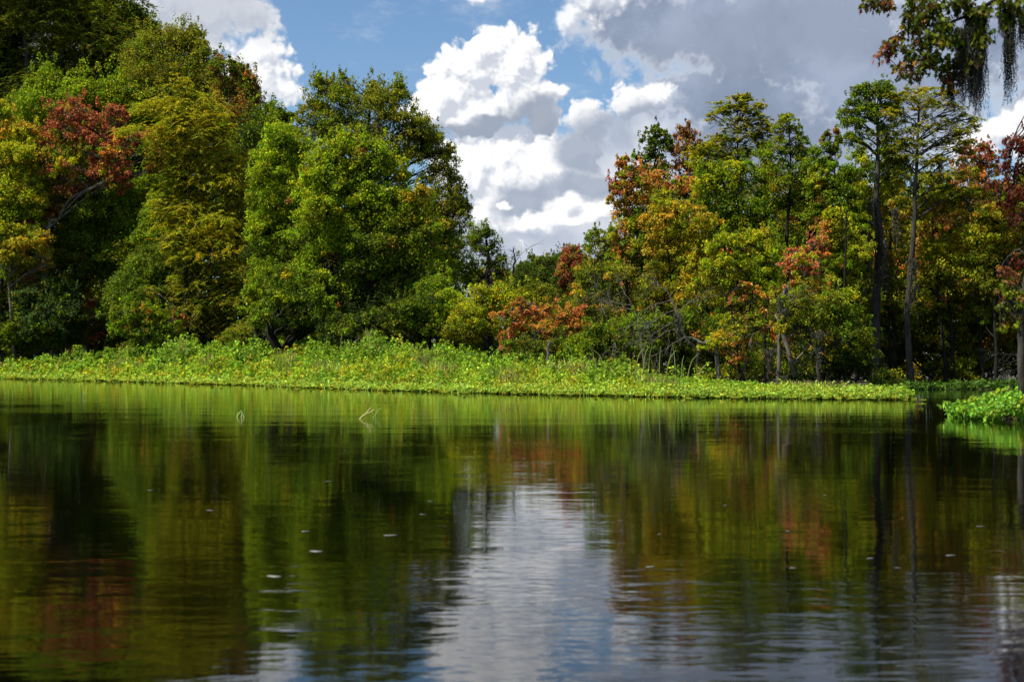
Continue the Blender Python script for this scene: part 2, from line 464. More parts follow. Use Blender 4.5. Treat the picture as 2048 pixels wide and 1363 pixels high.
def tree(kind, label, bx, D, lobes, path=None, tw=7.0, leaf='broad', size=6.0, lai=3.6, bark=None, group=None, cat='tree', limbs=1.0, twigs=5,
         tips=0.25, seed=None, per=46, rp_k=0.30, trunk_name='trunk', crown_name='crown', zbase=None, skirt=9, grow=None):
    if grow is None: grow = 1.08 if group == GR else 1.05
    lai *= 1.25 if group == GR else 1.45; size *= 0.68
    if cat in ('shrub', 'bush'): skirt = 0
    r = np.random.default_rng(int(bx * 7 + D * 13) % 99991 if seed is None else seed)
    k = D / F
    bark = bark or M_BARK
    gz = float(ground_z(np.array(P(bx, 0, D)[0]), np.array(D))) if zbase is None else zbase
    base = np.array([(bx - CX) * k, D, gz])
    L = Leaves(); T = Tubes()
    lb = parse(lobes, D)
    world_l = []
    for (cx, cy, rx, ry, col, dz) in lb:
        c = P(cx, cy, D); rd = 0.5 * (rx + ry) * k
        c[1] += (r.normal(0, 0.35) * rd if dz is None else dz)
        world_l.append((c, np.array([rx * k, rd, ry * k]) * grow, col))
    main = list(world_l)
    cols = [q[2] for q in main] + [PAL['ol'], PAL['gn']] * (1 + len(main) // 6)
    for (c, rad, col) in main:                      # smaller boughs round each main one
        for _ in range(4):
            d = rand_dir(1, r)[0]; d[2] -= 0.10
            world_l.append((c + d * rad * r.uniform(0.75, 1.15), rad * r.uniform(0.25, 0.6), col))
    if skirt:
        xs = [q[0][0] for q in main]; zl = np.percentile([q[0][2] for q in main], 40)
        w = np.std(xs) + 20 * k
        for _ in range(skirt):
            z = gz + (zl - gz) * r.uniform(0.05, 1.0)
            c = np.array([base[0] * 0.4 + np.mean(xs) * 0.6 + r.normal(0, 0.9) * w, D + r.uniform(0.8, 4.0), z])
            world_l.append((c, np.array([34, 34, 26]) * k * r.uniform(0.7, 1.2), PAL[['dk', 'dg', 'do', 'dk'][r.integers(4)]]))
    top = max(main, key=lambda q: q[0][2])
    if path is None:
        mid = (base + top[0]) / 2 + np.array([r.normal(0, 6 * k), 0, 0])
        tp = [base - (0, 0, 0.3), base * 0.65 + mid * 0.35 + np.array([r.normal(0, 3 * k), 0, 0]), mid, top[0]]
    else:
        tp = [base - (0, 0, 0.3)] + [P(a, b, D + (q[0] if q else 0)) for (a, b, *q) in path]
    tp = spline(tp, 22, 1.0 * k, r)
    nrm = np.linspace(1, 0.22, 22); nrm[:3] *= np.array([1.5, 1.2, 1.06])
    T.tube(tp, tw * k * nrm, 9)
    for q, (c, rad, col) in enumerate(world_l):
        pc = lobe(L, c, rad, col, size * k, lai, r, leaf, per, tips, rp_k, cols)
        if limbs <= 0 or (q >= len(main) and q % 3): continue
        hd = np.hypot(c[0] - tp[:, 0], c[1] - tp[:, 1])
        want = c[2] - 0.55 * hd
        i0 = int(np.argmin(np.abs(tp[:, 2] - want) + 0.1 * hd))
        s = tp[i0]
        mid = s * 0.45 + c * 0.55 + np.array([0, 0, 0.10 * np.linalg.norm(c - s)])
        lp = spline([s, mid, c + np.array([0, 0, 0.25 * rad[2]])], 9, 1.2 * k, r)
        r0 = max(tw * k * nrm[i0] * 0.42, 0.9 * k) * limbs
        T.tube(lp, np.linspace(r0, 0.45 * k, 9), 6)
        for q in r.permutation(len(pc))[:twigs]:
            s2 = lp[r.integers(3, 9)]
            T.tube(spline([s2, (s2 + pc[q]) / 2 + r.normal(0, 2.5 * k, 3), pc[q]], 5), np.linspace(0.8 * k, 0.3 * k, 5), 4)
    root = thing(kind, label, cat, base, group)
    link(trunk_name, T.build(kind + '_' + trunk_name, bark, base), root)
    link(crown_name, L.build(kind + '_' + crown_name, M_FEATHER if leaf == 'feather' else M_LEAF, base), root)
    return root

GL, GC, GR = 'trees of the left bank', 'trees round the gap', 'trees of the right bank'
# ---- left bank
tree('cypress_tree', 'tall dark green cypress whose top leaves the frame in the upper left corner', 110, 148,
     '60 -40 110 70 fd;170 -10 90 60 fd;60 60 110 80 fd;165 70 95 80 fd;110 160 130 80 fd;220 130 70 80 do;40 240 110 80 do;160 240 110 80 dk', leaf='feather', size=8, lai=4, tw=13, group=GL, tips=0.1)
tree('cypress_tree', 'dark cypress cut by the left edge, behind the yellow and orange tree', -40, 150,
     '-30 0 90 100 dk;-40 130 90 110 dk;0 220 60 80 dk;-60 300 100 110 dk;-20 420 90 100 dk', leaf='feather', size=8, lai=4, tw=12, group=GL)
tree('broadleaf_tree', 'deep green leafy tree rising behind the olive oak at the upper left', 235, 150,
     '240 40 55 40 dg;270 70 35 40 dg;215 90 50 50 dk;200 20 40 30 dg;250 180 70 80 dk', size=7, group=GL, tw=9)
tree('oak_tree', 'olive small-leaved oak with a knobbly crown standing against the grey cloud', 340, 138,
     '345 85 50 30 ol;380 75 24 30 ol;300 95 40 30 ol;290 135 55 45 ol;370 140 55 50 ol;330 185 90 50 do;405 130 22 40 ol;400 190 50 50 do;330 240 80 50 do', size=5, lai=3.2, tips=0.5, group=GL, tw=9)
tree('maple_tree', 'green tree with rusty brown tints on the right shoulder of the left woods', 470, 133,
     '450 140 30 24 dg;475 165 34 30 gn;495 195 26 34 ru;505 180 14 30 ru;455 195 50 40 ru;490 240 34 40 ru;440 250 55 50 ol;480 310 55 60 do', size=6, group=GL, tw=7)
tree('broadleaf_tree', 'dark green tree tucked between the rusty shoulder and the tall airy oak', 545, 128,
     '535 235 32 30 gn;560 250 24 30 dg;545 275 40 34 gn;520 310 50 60 dk;570 330 40 60 dk;530 400 60 70 dk', size=6, group=GL, tw=7)
tree('maple_tree', 'bright green tree directly above and behind the red maple', 180, 136,
     '90 165 26 40 gn;70 220 50 40 gn;100 215 34 40 br;185 190 50 30 gn;150 185 30 24 br;255 195 60 40 gn;300 220 50 40 ol;270 260 60 50 gn;240 320 60 60 dg;60 290 50 50 dg;310 300 50 60 dg', size=6, group=GL, tw=8)
tree('cypress_tree', 'golden green feathery cypress with a straight dark trunk, tallest in front of the left woods', 372, 112,
     '375 200 40 28 fe;345 225 50 30 fe;410 235 60 34 fe;370 270 80 34 fe;440 285 50 34 fe;340 310 40 30 fe;420 325 80 36 fe;465 340 36 34 fe;345 365 44 22 ol;430 375 76 36 fe;480 400 40 34 fe;360 415 50 24 fe;420 440 80 40 fe;490 440 34 30 fe;440 500 70 40 fe;360 490 50 30 do;480 530 40 40 fe;430 560 80 40 ol;380 560 50 30 do;450 610 70 44 ol;400 640 70 36 do;480 590 30 30 fe',
     path=[(374, 640), (371, 520), (373, 400), (368, 320), (374, 205)], leaf='feather', size=7.5, lai=2.6, tw=6, bark=M_DARKBARK, group=GL, tips=0.1)
tree('red_maple', 'scarlet and orange maple with a pale leaning trunk in front of the dark cypress', 88, 128,
     '125 225 36 22 rd;150 240 40 28 rd;215 240 36 26 rd;235 225 14 16 rd;130 270 46 30 rd;200 275 40 24 rd;165 305 44 24 ol;110 310 36 24 gn;230 310 30 20 og;80 290 24 20 og;205 345 44 24 rd;245 350 22 26 rd;290 280 24 14 rd;305 300 16 14 rd;300 345 22 12 og;150 340 46 22 yg;120 350 40 22 yg;110 410 30 20 dr;75 430 30 16 rd;140 385 40 20 ru;240 370 26 16 rd',
     path=[(95, 475), (118, 435), (140, 400), (178, 376), (215, 362), (240, 300)], size=6, lai=2.3, tw=4.5, bark=M_PALE, group=GL, tips=0.5, twigs=7)
tree('maple_tree', 'yellow green maple flushed orange at its top, cut by the left edge', 10, 128,
     '5 230 20 24 yg;25 262 36 26 yo;55 290 26 24 yg;30 310 46 28 yg;70 320 30 22 yo;15 345 46 30 yg;70 360 36 34 yg;30 390 60 30 yg;75 395 26 30 yg;10 430 50 30 br;60 430 34 24 gn;-40 330 50 80 yg;-40 430 50 50 gn', size=6, lai=3.2, group=GL, tw=6, tips=0.4)
tree('maple_tree', 'low golden brown maple spray below the yellow green maple at the left edge', 30, 126.5,
     '25 465 40 16 yg;75 480 26 18 gd;55 500 40 20 gd;20 500 30 20 ol;90 510 16 16 gd;95 530 12 10 og;40 525 34 14 ol;5 535 26 18 gn', size=6, lai=2.6, group=GL, tw=3.5, bark=M_PALE, path=[(20, 600), (15, 540), (30, 500)])
tree('broadleaf_tree', 'deep green tree behind the trunk of the red maple', 190, 131,
     '170 420 60 46 dg;230 400 50 40 gn;270 430 50 46 gn;200 480 70 46 dg;270 500 60 44 gn;150 520 60 44 do;220 550 60 44 dg;300 380 40 34 gn;310 420 26 30 gn', size=6, group=GL, tw=6, bark=M_DARKBARK)
tree('broadleaf_tree', 'shadowed green tree with a thin pale crooked stem beside the golden cypress', 325, 119,
     '310 470 40 40 gn;330 530 50 44 dg;290 560 50 40 dg;330 590 60 40 dg;250 600 50 40 dg;310 430 30 30 gn;280 620 40 30 gn', size=6, group=GL, tw=3, bark=M_PALE, path=[(333, 640), (325, 580), (318, 540), (326, 500), (320, 440)])
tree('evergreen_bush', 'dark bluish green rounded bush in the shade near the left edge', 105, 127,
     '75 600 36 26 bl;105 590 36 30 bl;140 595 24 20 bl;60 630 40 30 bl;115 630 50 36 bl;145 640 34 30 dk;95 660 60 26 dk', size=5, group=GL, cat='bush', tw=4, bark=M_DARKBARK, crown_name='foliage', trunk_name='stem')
tree('cypress_tree', 'drooping olive cypress branches low at the left edge beside the dark bush', 5, 129,
     '10 560 34 24 do;25 590 30 24 do;5 610 36 30 do;25 640 26 24 do;-40 590 40 60 do', leaf='feather', size=6, group=GL, tw=5)
tree('shrub', 'low dark green shrub mound at the back of the marsh by the left edge', 40, 127,
     '25 665 36 20 gn;60 660 36 20 dg;95 672 30 16 do;15 690 36 18 dk;60 688 50 16 dg;120 684 26 12 do;-40 670 50 30 dg', size=5, group=GL, cat='shrub', tw=2, crown_name='foliage', trunk_name='stem')
tree('shrub', 'ragged green shrub with reddish tips under the thin pale stem', 285, 109,
     '270 640 34 20 gn;300 632 30 18 br;245 655 26 16 gn;320 650 26 16 gn;288 625 10 8 og;360 640 12 14 ru;235 630 10 20 gn;300 660 60 18 dg', size=5.5, group=GL, cat='shrub', tw=2, tips=0.6, crown_name='foliage', trunk_name='stem')
tree('shrub', 'olive brushy shrub at the foot of the leaning dark trunks', 505, 96,
     '500 660 34 20 ol;525 650 22 18 ol;480 670 30 16 ol;515 675 40 14 do', size=5, leaf='feather', group=GC, cat='shrub', tw=2, crown_name='foliage', trunk_name='stem')
# ---- centre
tree('maple_tree', 'bright green upright maple just right of the golden cypress', 555, 99,
     '560 275 34 26 br;540 300 30 26 gn;590 300 40 28 br;540 340 44 32 br;585 345 44 32 gn;525 385 34 30 gn;570 395 50 32 br;610 400 36 32 gn;535 440 40 32 br;590 450 46 32 gn;550 490 44 32 gn;520 470 30 30 br;590 505 40 30 dg;540 545 40 32 gn;520 590 34 34 yg;570 560 30 26 dg',
     path=[(560, 640), (566, 540), (556, 440), (552, 380), (560, 280)], size=6, lai=3.0, tips=0.45, tw=5, group=GC)
tree('oak_tree', 'tall airy oak topping the central clump, its twigs loose against blue sky', 725, 103,
     '637 165 14 26 gn;650 195 26 26 ol;680 175 20 22 ol;690 200 30 26 gn;745 180 24 20 ol;765 195 30 26 ol;795 180 14 22 gn;800 205 26 26 ol;730 220 44 26 ol;620 220 26 22 ol;605 250 16 16 ol;655 240 36 26 gn;780 245 46 28 ol;835 245 14 26 ol;830 265 36 26 ol;700 265 56 28 ol;865 275 20 20 ol;860 300 34 26 ol;640 270 40 26 ol;750 290 60 34 ol;820 310 50 36 ol;900 300 12 10 ol;895 330 26 22 ol;880 355 36 28 ol;910 370 18 20 ol;910 405 24 22 ol;935 415 12 16 ol;880 410 40 34 ol;905 440 34 28 ol;880 480 44 40 ol;910 500 26 26 dg;860 450 40 40 dg;890 540 36 30 dg',
     path=[(730, 560), (735, 440), (728, 340), (735, 280), (742, 200)], size=5.2, lai=2.5, tips=0.6, tw=9, bark=M_DARKBARK, group=GC, twigs=8, per=36)
tree('maple_tree', 'broad bright green maple with domed leaf clumps, biggest in the middle', 600, 91,
     '655 300 30 20 br;690 290 26 18 br;640 325 40 24 br;700 315 36 22 yg;735 295 24 18 br;762 310 22 24 br;750 340 36 24 br;660 355 44 26 br;715 360 44 26 gn;790 345 26 24 yg;620 385 40 28 br;690 400 48 28 br;755 390 44 28 br;805 385 30 30 yg;835 400 24 26 gd;640 430 46 28 br;720 440 50 28 gn;790 440 46 30 gn;845 430 30 26 yg;870 460 24 28 ol;610 470 40 28 gn;680 480 50 28 gn;760 490 50 28 dg;830 490 40 30 gn;640 520 44 28 gn;720 530 50 28 dg;800 540 46 28 dg;860 525 34 30 gn;745 480 26 24 ru;545 640 26 18 dg -3;575 605 26 20 dg -3;605 570 24 20 gn -3;640 600 30 22 dg -3;600 645 34 20 dk -2;660 640 34 22 dg -3;650 570 40 26 dg;700 600 50 30 dk;780 595 50 30 dk;840 580 36 28 gn',
     path=[(540, 665, -1), (575, 620), (618, 570), (660, 520), (700, 440), (720, 340)], size=6.5, lai=3.0, tips=0.3, tw=10, bark=M_DARKBARK, group=GC, rp_k=0.42, per=60)
tree('leaning_tree', 'dark leaning double trunk reaching up right from the marsh edge', 498, 95,
     '560 600 34 26 dg;590 640 36 26 dg;545 560 30 24 gn;620 610 40 30 dk;570 660 40 22 dg;650 650 40 26 dk;530 625 24 18 gn -2;560 660 30 18 dg -2;520 590 24 20 gn -1.5;585 600 26 18 dg -2;610 655 30 16 dg -2;640 620 26 18 gn -2', path=[(520, 630), (555, 590), (600, 540)], tw=7, bark=M_DARKBARK, group=GC, size=6, lai=2.2)
tree('broadleaf_tree', 'green lower tree drooping to the marsh at the right end of the central clump', 850, 84,
     '870 580 36 30 gn;895 610 36 30 br;850 620 40 28 dg;910 640 30 26 gn;820 630 36 26 dg;870 655 50 24 dg;760 650 50 26 dk;810 665 40 20 dk;700 660 46 24 dk', size=6, tw=5, bark=M_DARKBARK, group=GC, lai=3)
tree('broken_tree', 'half dead tree with a dark broken trunk and thin green top beside the gap', 976, 92,
     '955 465 20 16 gn;975 475 20 18 dg;940 485 20 16 dg;990 490 14 14 gn;955 505 24 18 dg;940 535 16 16 dg;1000 520 10 14 gn;985 530 12 12 ol;930 560 16 20 dg;1010 545 12 10 ol;950 565 14 18 ol',
     path=[(976, 600), (974, 560), (978, 525), (972, 480)], tw=11, size=5, lai=2.0, bark=M_DARKBARK, group=GC, tips=0.5, per=26)
tree('oak_tree', 'dark green rounded far tree on the skyline below the low white cloud', 1075, 150,
     '1045 545 30 18 dg;1075 530 30 18 dg;1100 525 24 16 dg;1070 560 50 26 dk;1110 555 36 30 dk;1020 565 30 20 dg;1080 600 60 30 dk', size=5, group=GC, tw=6)
tree('oak_tree', 'second dark far tree behind the small scarlet maple', 1125, 140,
     '1128 520 24 18 dg;1150 530 24 20 dk;1120 555 36 30 dk;1170 560 30 30 dk;1130 600 50 30 dk', size=5, group=GC, tw=6)
tree('red_maple', 'small scarlet maple on the skyline at the right side of the gap', 1140, 104,
     '1140 505 18 12 rd;1130 530 20 16 rd;1155 525 20 18 rd;1145 552 28 16 rd;1170 545 18 16 og;1160 580 24 14 ru;1180 595 18 14 rd;1165 570 20 14 og', size=6, lai=3, group=GC, tw=4)
tree('maple_tree', 'yellow and peach maple below the thin green top at the right of the gap', 1205, 86,
     '1175 545 24 18 yo;1205 535 24 18 yo;1190 560 36 16 yg;1230 555 28 24 ol;1160 570 18 14 yo;1210 585 36 22 ol;1245 590 30 28 do;1170 605 30 20 ol;1200 620 40 26 do', size=6, group=GC, tw=5, bark=M_DARKBARK)
tree('broadleaf_tree', 'slim sapling with a thin green top poking into the sky left of the orange maple', 1205, 80,
     '1190 462 10 10 gn;1185 478 16 10 gn;1200 485 16 12 ol;1220 475 10 16 ol;1175 495 10 8 gn;1210 505 22 14 ol;1225 500 14 20 yg', size=5.5, lai=2.2, tips=0.6, group=GC, tw=3, per=22)
tree('shrub', 'olive yellow bushy willow left of the leaning orange maple', 985, 80,
     '955 595 30 22 yg;1000 585 26 20 yg;1045 600 40 22 yg;985 620 40 26 yg;940 630 34 26 yg;1030 610 30 20 gd;960 660 44 26 ol;1000 655 40 26 ol;920 665 34 24 ol;1080 590 30 24 dg', size=5.5, group=GC, cat='shrub', tw=4, bark=M_DARKBARK, lai=3.2, tips=0.45, crown_name='foliage', trunk_name='stem')
tree('red_maple', 'orange red maple leaning low to the left over the marsh', 1192, 73,
     '1000 632 22 12 og;1030 640 28 14 og;1065 632 30 12 og;1100 630 26 14 og;1025 665 22 16 og;1010 690 16 14 pk;1018 715 10 14 og;1130 640 26 12 og;1160 655 26 12 og;1085 655 34 14 yo;1120 665 30 12 ol;1055 620 20 10 og;1040 605 14 8 ru;1150 635 20 12 og;1175 615 18 10 rd',
     path=[(1172, 690), (1145, 672), (1110, 652), (1075, 640), (1030, 642), (1000, 640)], tw=4.5, size=6, lai=2.2, bark=M_DEAD, group=GC, tips=0.3)
tree('shrub', 'dark green shrub under the foot of the leaning orange maple', 1215, 68,
     '1190 665 24 18 dg;1180 690 40 22 gn;1225 690 36 24 dg;1250 665 30 24 gn;1260 700 36 20 gn;1150 705 40 14 gn;1100 700 46 16 do;1050 695 40 14 do', size=6, group=GC, cat='shrub', tw=3, bark=M_DARKBARK, crown_name='foliage', trunk_name='stem')
# ---- right bank
tree('red_maple', 'orange topped maple at the left shoulder of the right woods, green below', 1262, 72,
     '1248 325 10 10 og;1255 345 22 14 og;1235 355 18 12 rd;1280 350 26 16 og;1300 365 30 20 og;1265 375 36 18 og;1240 385 24 16 ru;1275 405 40 20 ru;1235 415 20 18 gd;1265 440 36 24 gn;1245 465 26 22 yg;1290 460 36 30 dg;1240 490 20 14 og;1280 505 34 34 dg;1250 525 34 26 gn;1230 545 24 20 yo;1290 545 34 30 dk',
     size=6.5, lai=2.8, tw=5, bark=M_DARKBARK, group=GR, tips=0.45)
tree('broadleaf_tree', 'deep green top with drooping leaves rising behind the orange maple', 1312, 79,
     '1308 265 14 12 dg;1325 272 12 10 dg;1300 290 20 14 dg;1322 300 16 16 dg;1285 315 16 12 dg;1310 325 26 16 gn;1335 290 8 10 dg;1290 340 22 14 dg;1320 350 20 18 dg;1310 400 30 36 dg', size=6.5, lai=2.3, tips=0.5, tw=3.5, group=GR, per=26, bark=M_DARKBARK)
tree('red_maple', 'narrow rust red maple spire standing against the grey cloud', 1372, 80,
     '1372 258 10 10 ru;1385 265 10 8 ru;1360 275 12 10 ru;1378 285 20 12 ru;1355 300 14 12 ru;1375 310 22 16 ru;1362 335 24 16 ru;1385 340 18 18 og;1370 365 26 16 ru;1355 385 20 16 og;1380 395 20 18 ru;1400 400 20 14 og;1430 280 8 8 ru;1420 290 10 8 ru', size=6, lai=2.2, tips=0.6, tw=3.5, group=GR, per=24, bark=M_DARKBARK, path=[(1374, 480), (1372, 400), (1374, 330), (1372, 262)])
tree('cypress_tree', 'flat topped olive cypress with spreading sprays high over the right woods', 1478, 76,
     '1470 202 20 10 fe;1490 198 10 8 fe;1450 212 26 10 fe;1500 215 26 12 fe;1435 228 22 10 fe;1475 225 36 12 fe;1522 228 12 16 fe;1460 245 36 12 fe;1510 245 26 16 ol;1480 268 46 12 ol;1525 250 14 14 fe;1450 282 36 12 fe;1500 285 36 16 gn;1425 300 34 14 fd;1395 300 22 12 fe;1440 318 46 14 fd;1485 310 30 16 fd;1530 275 14 10 ol',
     leaf='feather', size=6.5, lai=2.2, tw=4.5, group=GR, bark=M_DARKBARK, path=[(1480, 480), (1478, 400), (1476, 310), (1472, 205)])
tree('maple_tree', 'full green maple below the flat topped cypress', 1450, 70,
     '1420 345 30 18 gn;1455 340 34 18 yg;1495 345 30 20 gn;1410 375 30 22 yg;1450 375 40 24 gn;1500 380 36 26 gn;1425 410 36 24 dg;1475 415 44 28 dg;1515 420 26 28 gn;1450 450 40 26 gn;1500 460 36 26 dg;1400 440 30 24 gn', size=6, lai=3, tw=5, bark=M_DARKBARK, group=GR, tips=0.35)
tree('broadleaf_tree', 'slender tree with a forked dark trunk and thin yellow green top', 1578, 70,
     '1575 240 16 10 yg;1560 255 20 12 ol;1590 262 14 12 ol;1600 280 20 12 gn;1560 280 24 14 ol;1545 305 22 14 gn;1585 305 26 16 ol;1615 310 18 14 gn;1560 330 30 18 gn;1600 345 28 20 gn;1540 355 26 18 gn;1570 370 36 20 ol;1610 385 28 22 gn;1530 310 14 12 gn;1575 415 30 18 gn', size=5.5, lai=2.0, tw=5, tips=0.45, twigs=7, per=26, bark=M_DARKBARK, group=GR,
     path=[(1576, 560), (1574, 460), (1578, 410), (1582, 340), (1578, 245)])
tree('maple_tree', 'green maple with two rusty tips between the slender tree and the tall mossy tree', 1655, 69,
     '1652 280 8 14 ru;1672 275 7 14 ru;1645 300 18 14 gn;1675 300 16 14 yg;1635 330 26 18 gn;1670 335 30 20 gn;1705 350 20 20 gn;1645 365 34 22 yg;1690 375 34 24 gn;1650 400 34 24 gn;1700 410 30 26 dg;1640 435 34 24 gn;1625 380 20 20 gn', size=6, lai=2.7, tw=4, tips=0.4, bark=M_DARKBARK, group=GR)
tree('tall_tree', 'tall mossy trunked tree with a fan of bare limbs under a green leafy top', 1752, 69.5,
     '1718 185 14 10 gn;1745 175 16 8 gn;1765 172 14 8 gn;1730 198 24 12 dg;1700 215 14 10 gn;1765 195 26 14 dg;1790 205 18 12 gn;1690 232 18 10 gn;1725 222 26 12 gn;1765 222 26 12 dg;1705 250 24 12 gn;1740 245 24 12 dg;1790 232 16 12 dg;1720 275 24 10 gn;1700 285 16 8 dg;1780 262 20 16 dg;1765 300 20 14 gn;1790 300 26 20 dg;1795 335 26 20 dg',
     path=[(1752, 740), (1752, 600), (1758, 480), (1752, 380), (1757, 300), (1754, 230)], size=6, lai=2.0, tw=12, tips=0.4, twigs=8, per=30, group=GR, bark=M_BARK, grow=1.3, skirt=6)
tree('cypress_tree', 'tallest straight cypress on the right bank with layered olive sprays and long bare limbs', 1822, 69,
     '1800 190 26 9 fe;1840 182 30 10 fe;1880 185 26 9 fe;1830 205 44 11 fe;1870 215 40 11 fe;1805 228 36 11 fe;1905 225 26 9 fe;1850 240 36 11 ol;1925 245 24 9 fe;1880 262 44 11 fe;1815 262 36 12 ol;1935 270 22 8 fe;1850 290 44 11 ol;1910 285 34 9 fe;1800 300 34 11 do;1830 325 44 12 ol;1890 318 40 10 fe;1925 300 16 8 fe;1860 350 44 12 fe;1910 352 36 12 fd;1930 385 36 14 fd;1885 382 40 12 ol',
     leaf='feather', size=6.5, lai=1.7, tw=8.5, group=GR, path=[(1820, 740), (1816, 620), (1826, 480), (1830, 400), (1834, 300), (1840, 190)], bark=M_BARK, limbs=1.0, grow=1.3, skirt=6)
tree('red_maple', 'scarlet maple top near the right edge behind the drooping cypress sprays', 1958, 72,
     '1955 300 14 10 rd;1975 298 12 10 rd;1935 312 14 12 rd;1965 318 26 12 rd;1940 335 24 12 rd;1975 338 22 14 og;1945 355 34 14 og;1930 300 8 8 rd;1985 320 12 12 rd', size=6, lai=2.5, tips=0.6, tw=4, group=GR, per=24)
tree('maple_tree', 'orange flecked yellow green maple in the front left of the right woods', 1350, 66,
     '1330 420 30 20 yg;1365 425 34 20 yo;1310 450 26 20 yo;1350 460 40 22 yg;1395 455 34 22 gd;1320 490 30 22 yo;1365 495 40 24 gd;1405 500 34 24 yg;1335 530 36 24 ol;1385 535 40 24 yg;1320 570 36 26 ol;1370 575 40 26 gd;1330 610 36 24 do;1300 590 26 24 do;1420 540 26 20 gd', size=6, lai=2.8, tw=5, tips=0.4, group=GR, bark=M_DARKBARK)
tree('maple_tree', 'light yellow green maple left of the coral red maple', 1490, 64,
     '1440 490 34 22 yg;1485 485 34 20 br;1525 480 30 20 yg;1455 525 36 24 yg;1500 525 36 24 gn;1540 515 30 24 br;1430 560 34 24 ol;1475 565 36 24 yg;1525 560 34 26 gn;1450 600 36 24 gd;1500 605 36 26 ol;1545 590 24 24 yg', size=6, lai=2.7, tw=5, tips=0.35, group=GR, bark=M_DARKBARK)
tree('red_maple', 'coral red maple glowing in the middle of the right woods', 1600, 58,
     '1640 478 14 9 pk;1622 490 18 9 pk;1652 494 10 8 og;1600 505 24 12 pk;1638 512 18 9 og;1580 525 18 9 pk;1612 528 22 10 pk;1645 530 14 10 gn;1600 520 20 10 yg -1;1590 545 20 10 pk;1625 545 22 10 rd;1600 558 14 8 og;1610 572 30 14 gd;1640 575 18 12 yg;1580 575 20 12 ol',
     path=[(1562, 640), (1566, 590), (1590, 560), (1615, 520)], size=6, lai=2.6, tw=5, tips=0.4, group=GR, bark=M_PALE, per=32)
tree('small_maple', 'crooked low maple with three orange leaf clusters in front of the dark hollow', 1500, 57,
     '1478 600 16 9 pk;1510 580 12 8 og;1535 655 12 6 og;1490 570 8 6 og;1530 620 24 14 ol;1470 640 26 14 yg;1450 680 34 16 gd;1485 690 28 16 ol;1420 690 24 12 yg;1475 715 16 10 og;1480 660 20 14 ol;1530 600 20 14 yg;1505 640 20 12 gn',
     path=[(1475, 720), (1470, 660), (1455, 600), (1440, 570)], size=6, lai=2.0, tw=3.5, tips=0.3, group=GR, bark=M_DARKBARK, per=26, cat='tree')
tree('broadleaf_tree', 'olive green moss hung tree under the coral red maple', 1640, 56,
     '1600 600 30 18 ol;1650 605 34 20 ol;1690 600 30 20 yg;1620 635 34 20 ol;1670 640 40 24 gn;1710 635 30 24 gn;1590 660 24 18 ol;1640 670 34 20 do;1690 680 40 24 dg;1560 650 20 16 gd;1720 680 24 24 dg;1660 710 40 18 dk', size=6, lai=2.0, tw=5, tips=0.3, group=GR, bark=M_BARK, path=[(1635, 720), (1630, 660), (1640, 600)])
tree('maple_tree', 'yellow green maple left of the tall mossy trunk', 1700, 68,
     '1670 445 34 22 yg;1715 450 26 22 gn;1690 480 36 24 yg;1660 490 26 22 gn;1715 505 28 26 yg;1680 530 36 26 gn;1720 560 24 26 do;1690 575 30 22 yg;1660 460 26 24 og', size=6, lai=2.8, tw=4, group=GR, bark=M_DARKBARK)
tree('maple_tree', 'yellow and orange maple seen between the two tall trunks', 1790, 70,
     '1785 380 20 20 yg;1790 420 24 24 yo;1780 460 24 26 gd;1795 500 24 26 yg;1785 545 26 28 ol;1790 590 28 28 do', size=6, lai=2.8, tw=4, group=GR, bark=M_DARKBARK)
tree('maple_tree', 'orange tinted maple right of the tallest cypress trunk', 1890, 70,
     '1865 415 30 22 yg;1905 420 34 20 gd;1870 455 30 24 og;1915 455 34 24 yg;1860 500 30 24 yg;1905 500 36 26 gd;1880 540 40 26 ol;1925 540 30 26 yg;1865 580 34 26 ol;1915 585 36 26 do', size=6, lai=2.8, tw=5, group=GR, bark=M_DARKBARK)
tree('maple_tree', 'golden orange maple near the right edge under the scarlet top', 1985, 69,
     '1955 395 34 18 yg;1995 390 30 22 gn;1965 430 36 22 yo;2010 435 30 24 yo;1960 470 36 24 yg;2005 480 34 26 gd;1970 515 36 26 ol;2015 525 30 26 do;1965 560 36 26 ol;2005 575 34 28 do;2060 420 40 60 ol;2070 530 40 60 do', size=6, lai=2.8, tw=5, group=GR, bark=M_DARKBARK)
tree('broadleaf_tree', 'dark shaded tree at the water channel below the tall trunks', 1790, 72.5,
     '1770 620 30 26 dk;1815 615 34 26 dk;1780 660 30 22 dk;1830 650 34 26 dg;1850 690 30 22 dk;1790 720 30 16 dk', size=6, lai=2.2, tw=5, group=GR, bark=M_DARKBARK, skirt=3)  # near-black leaf colour stands in for the shade of the hollow
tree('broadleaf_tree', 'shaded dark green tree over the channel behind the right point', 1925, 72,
     '1880 630 34 22 dg;1925 620 36 26 do;1970 615 34 26 do;1900 665 30 20 dg;1945 665 34 22 dk;1985 655 34 24 do;1915 710 30 18 dk;2000 700 30 20 do;2040 640 40 40 do;2060 710 40 30 dk', size=6, lai=2.2, tw=5, group=GR, bark=M_DARKBARK, skirt=3)  # dk boughs carry the shade over the channel in their leaf colour
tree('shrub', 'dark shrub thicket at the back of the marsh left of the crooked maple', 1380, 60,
     '1290 650 34 20 gn;1330 650 34 20 dg;1370 640 30 20 gn;1310 685 36 20 dg;1360 690 36 20 dk;1400 660 30 20 dg;1410 720 36 16 dk;1340 715 36 16 dk', size=6, lai=2.2, tw=3, group=GR, cat='shrub', bark=M_DARKBARK, crown_name='foliage', trunk_name='stem')
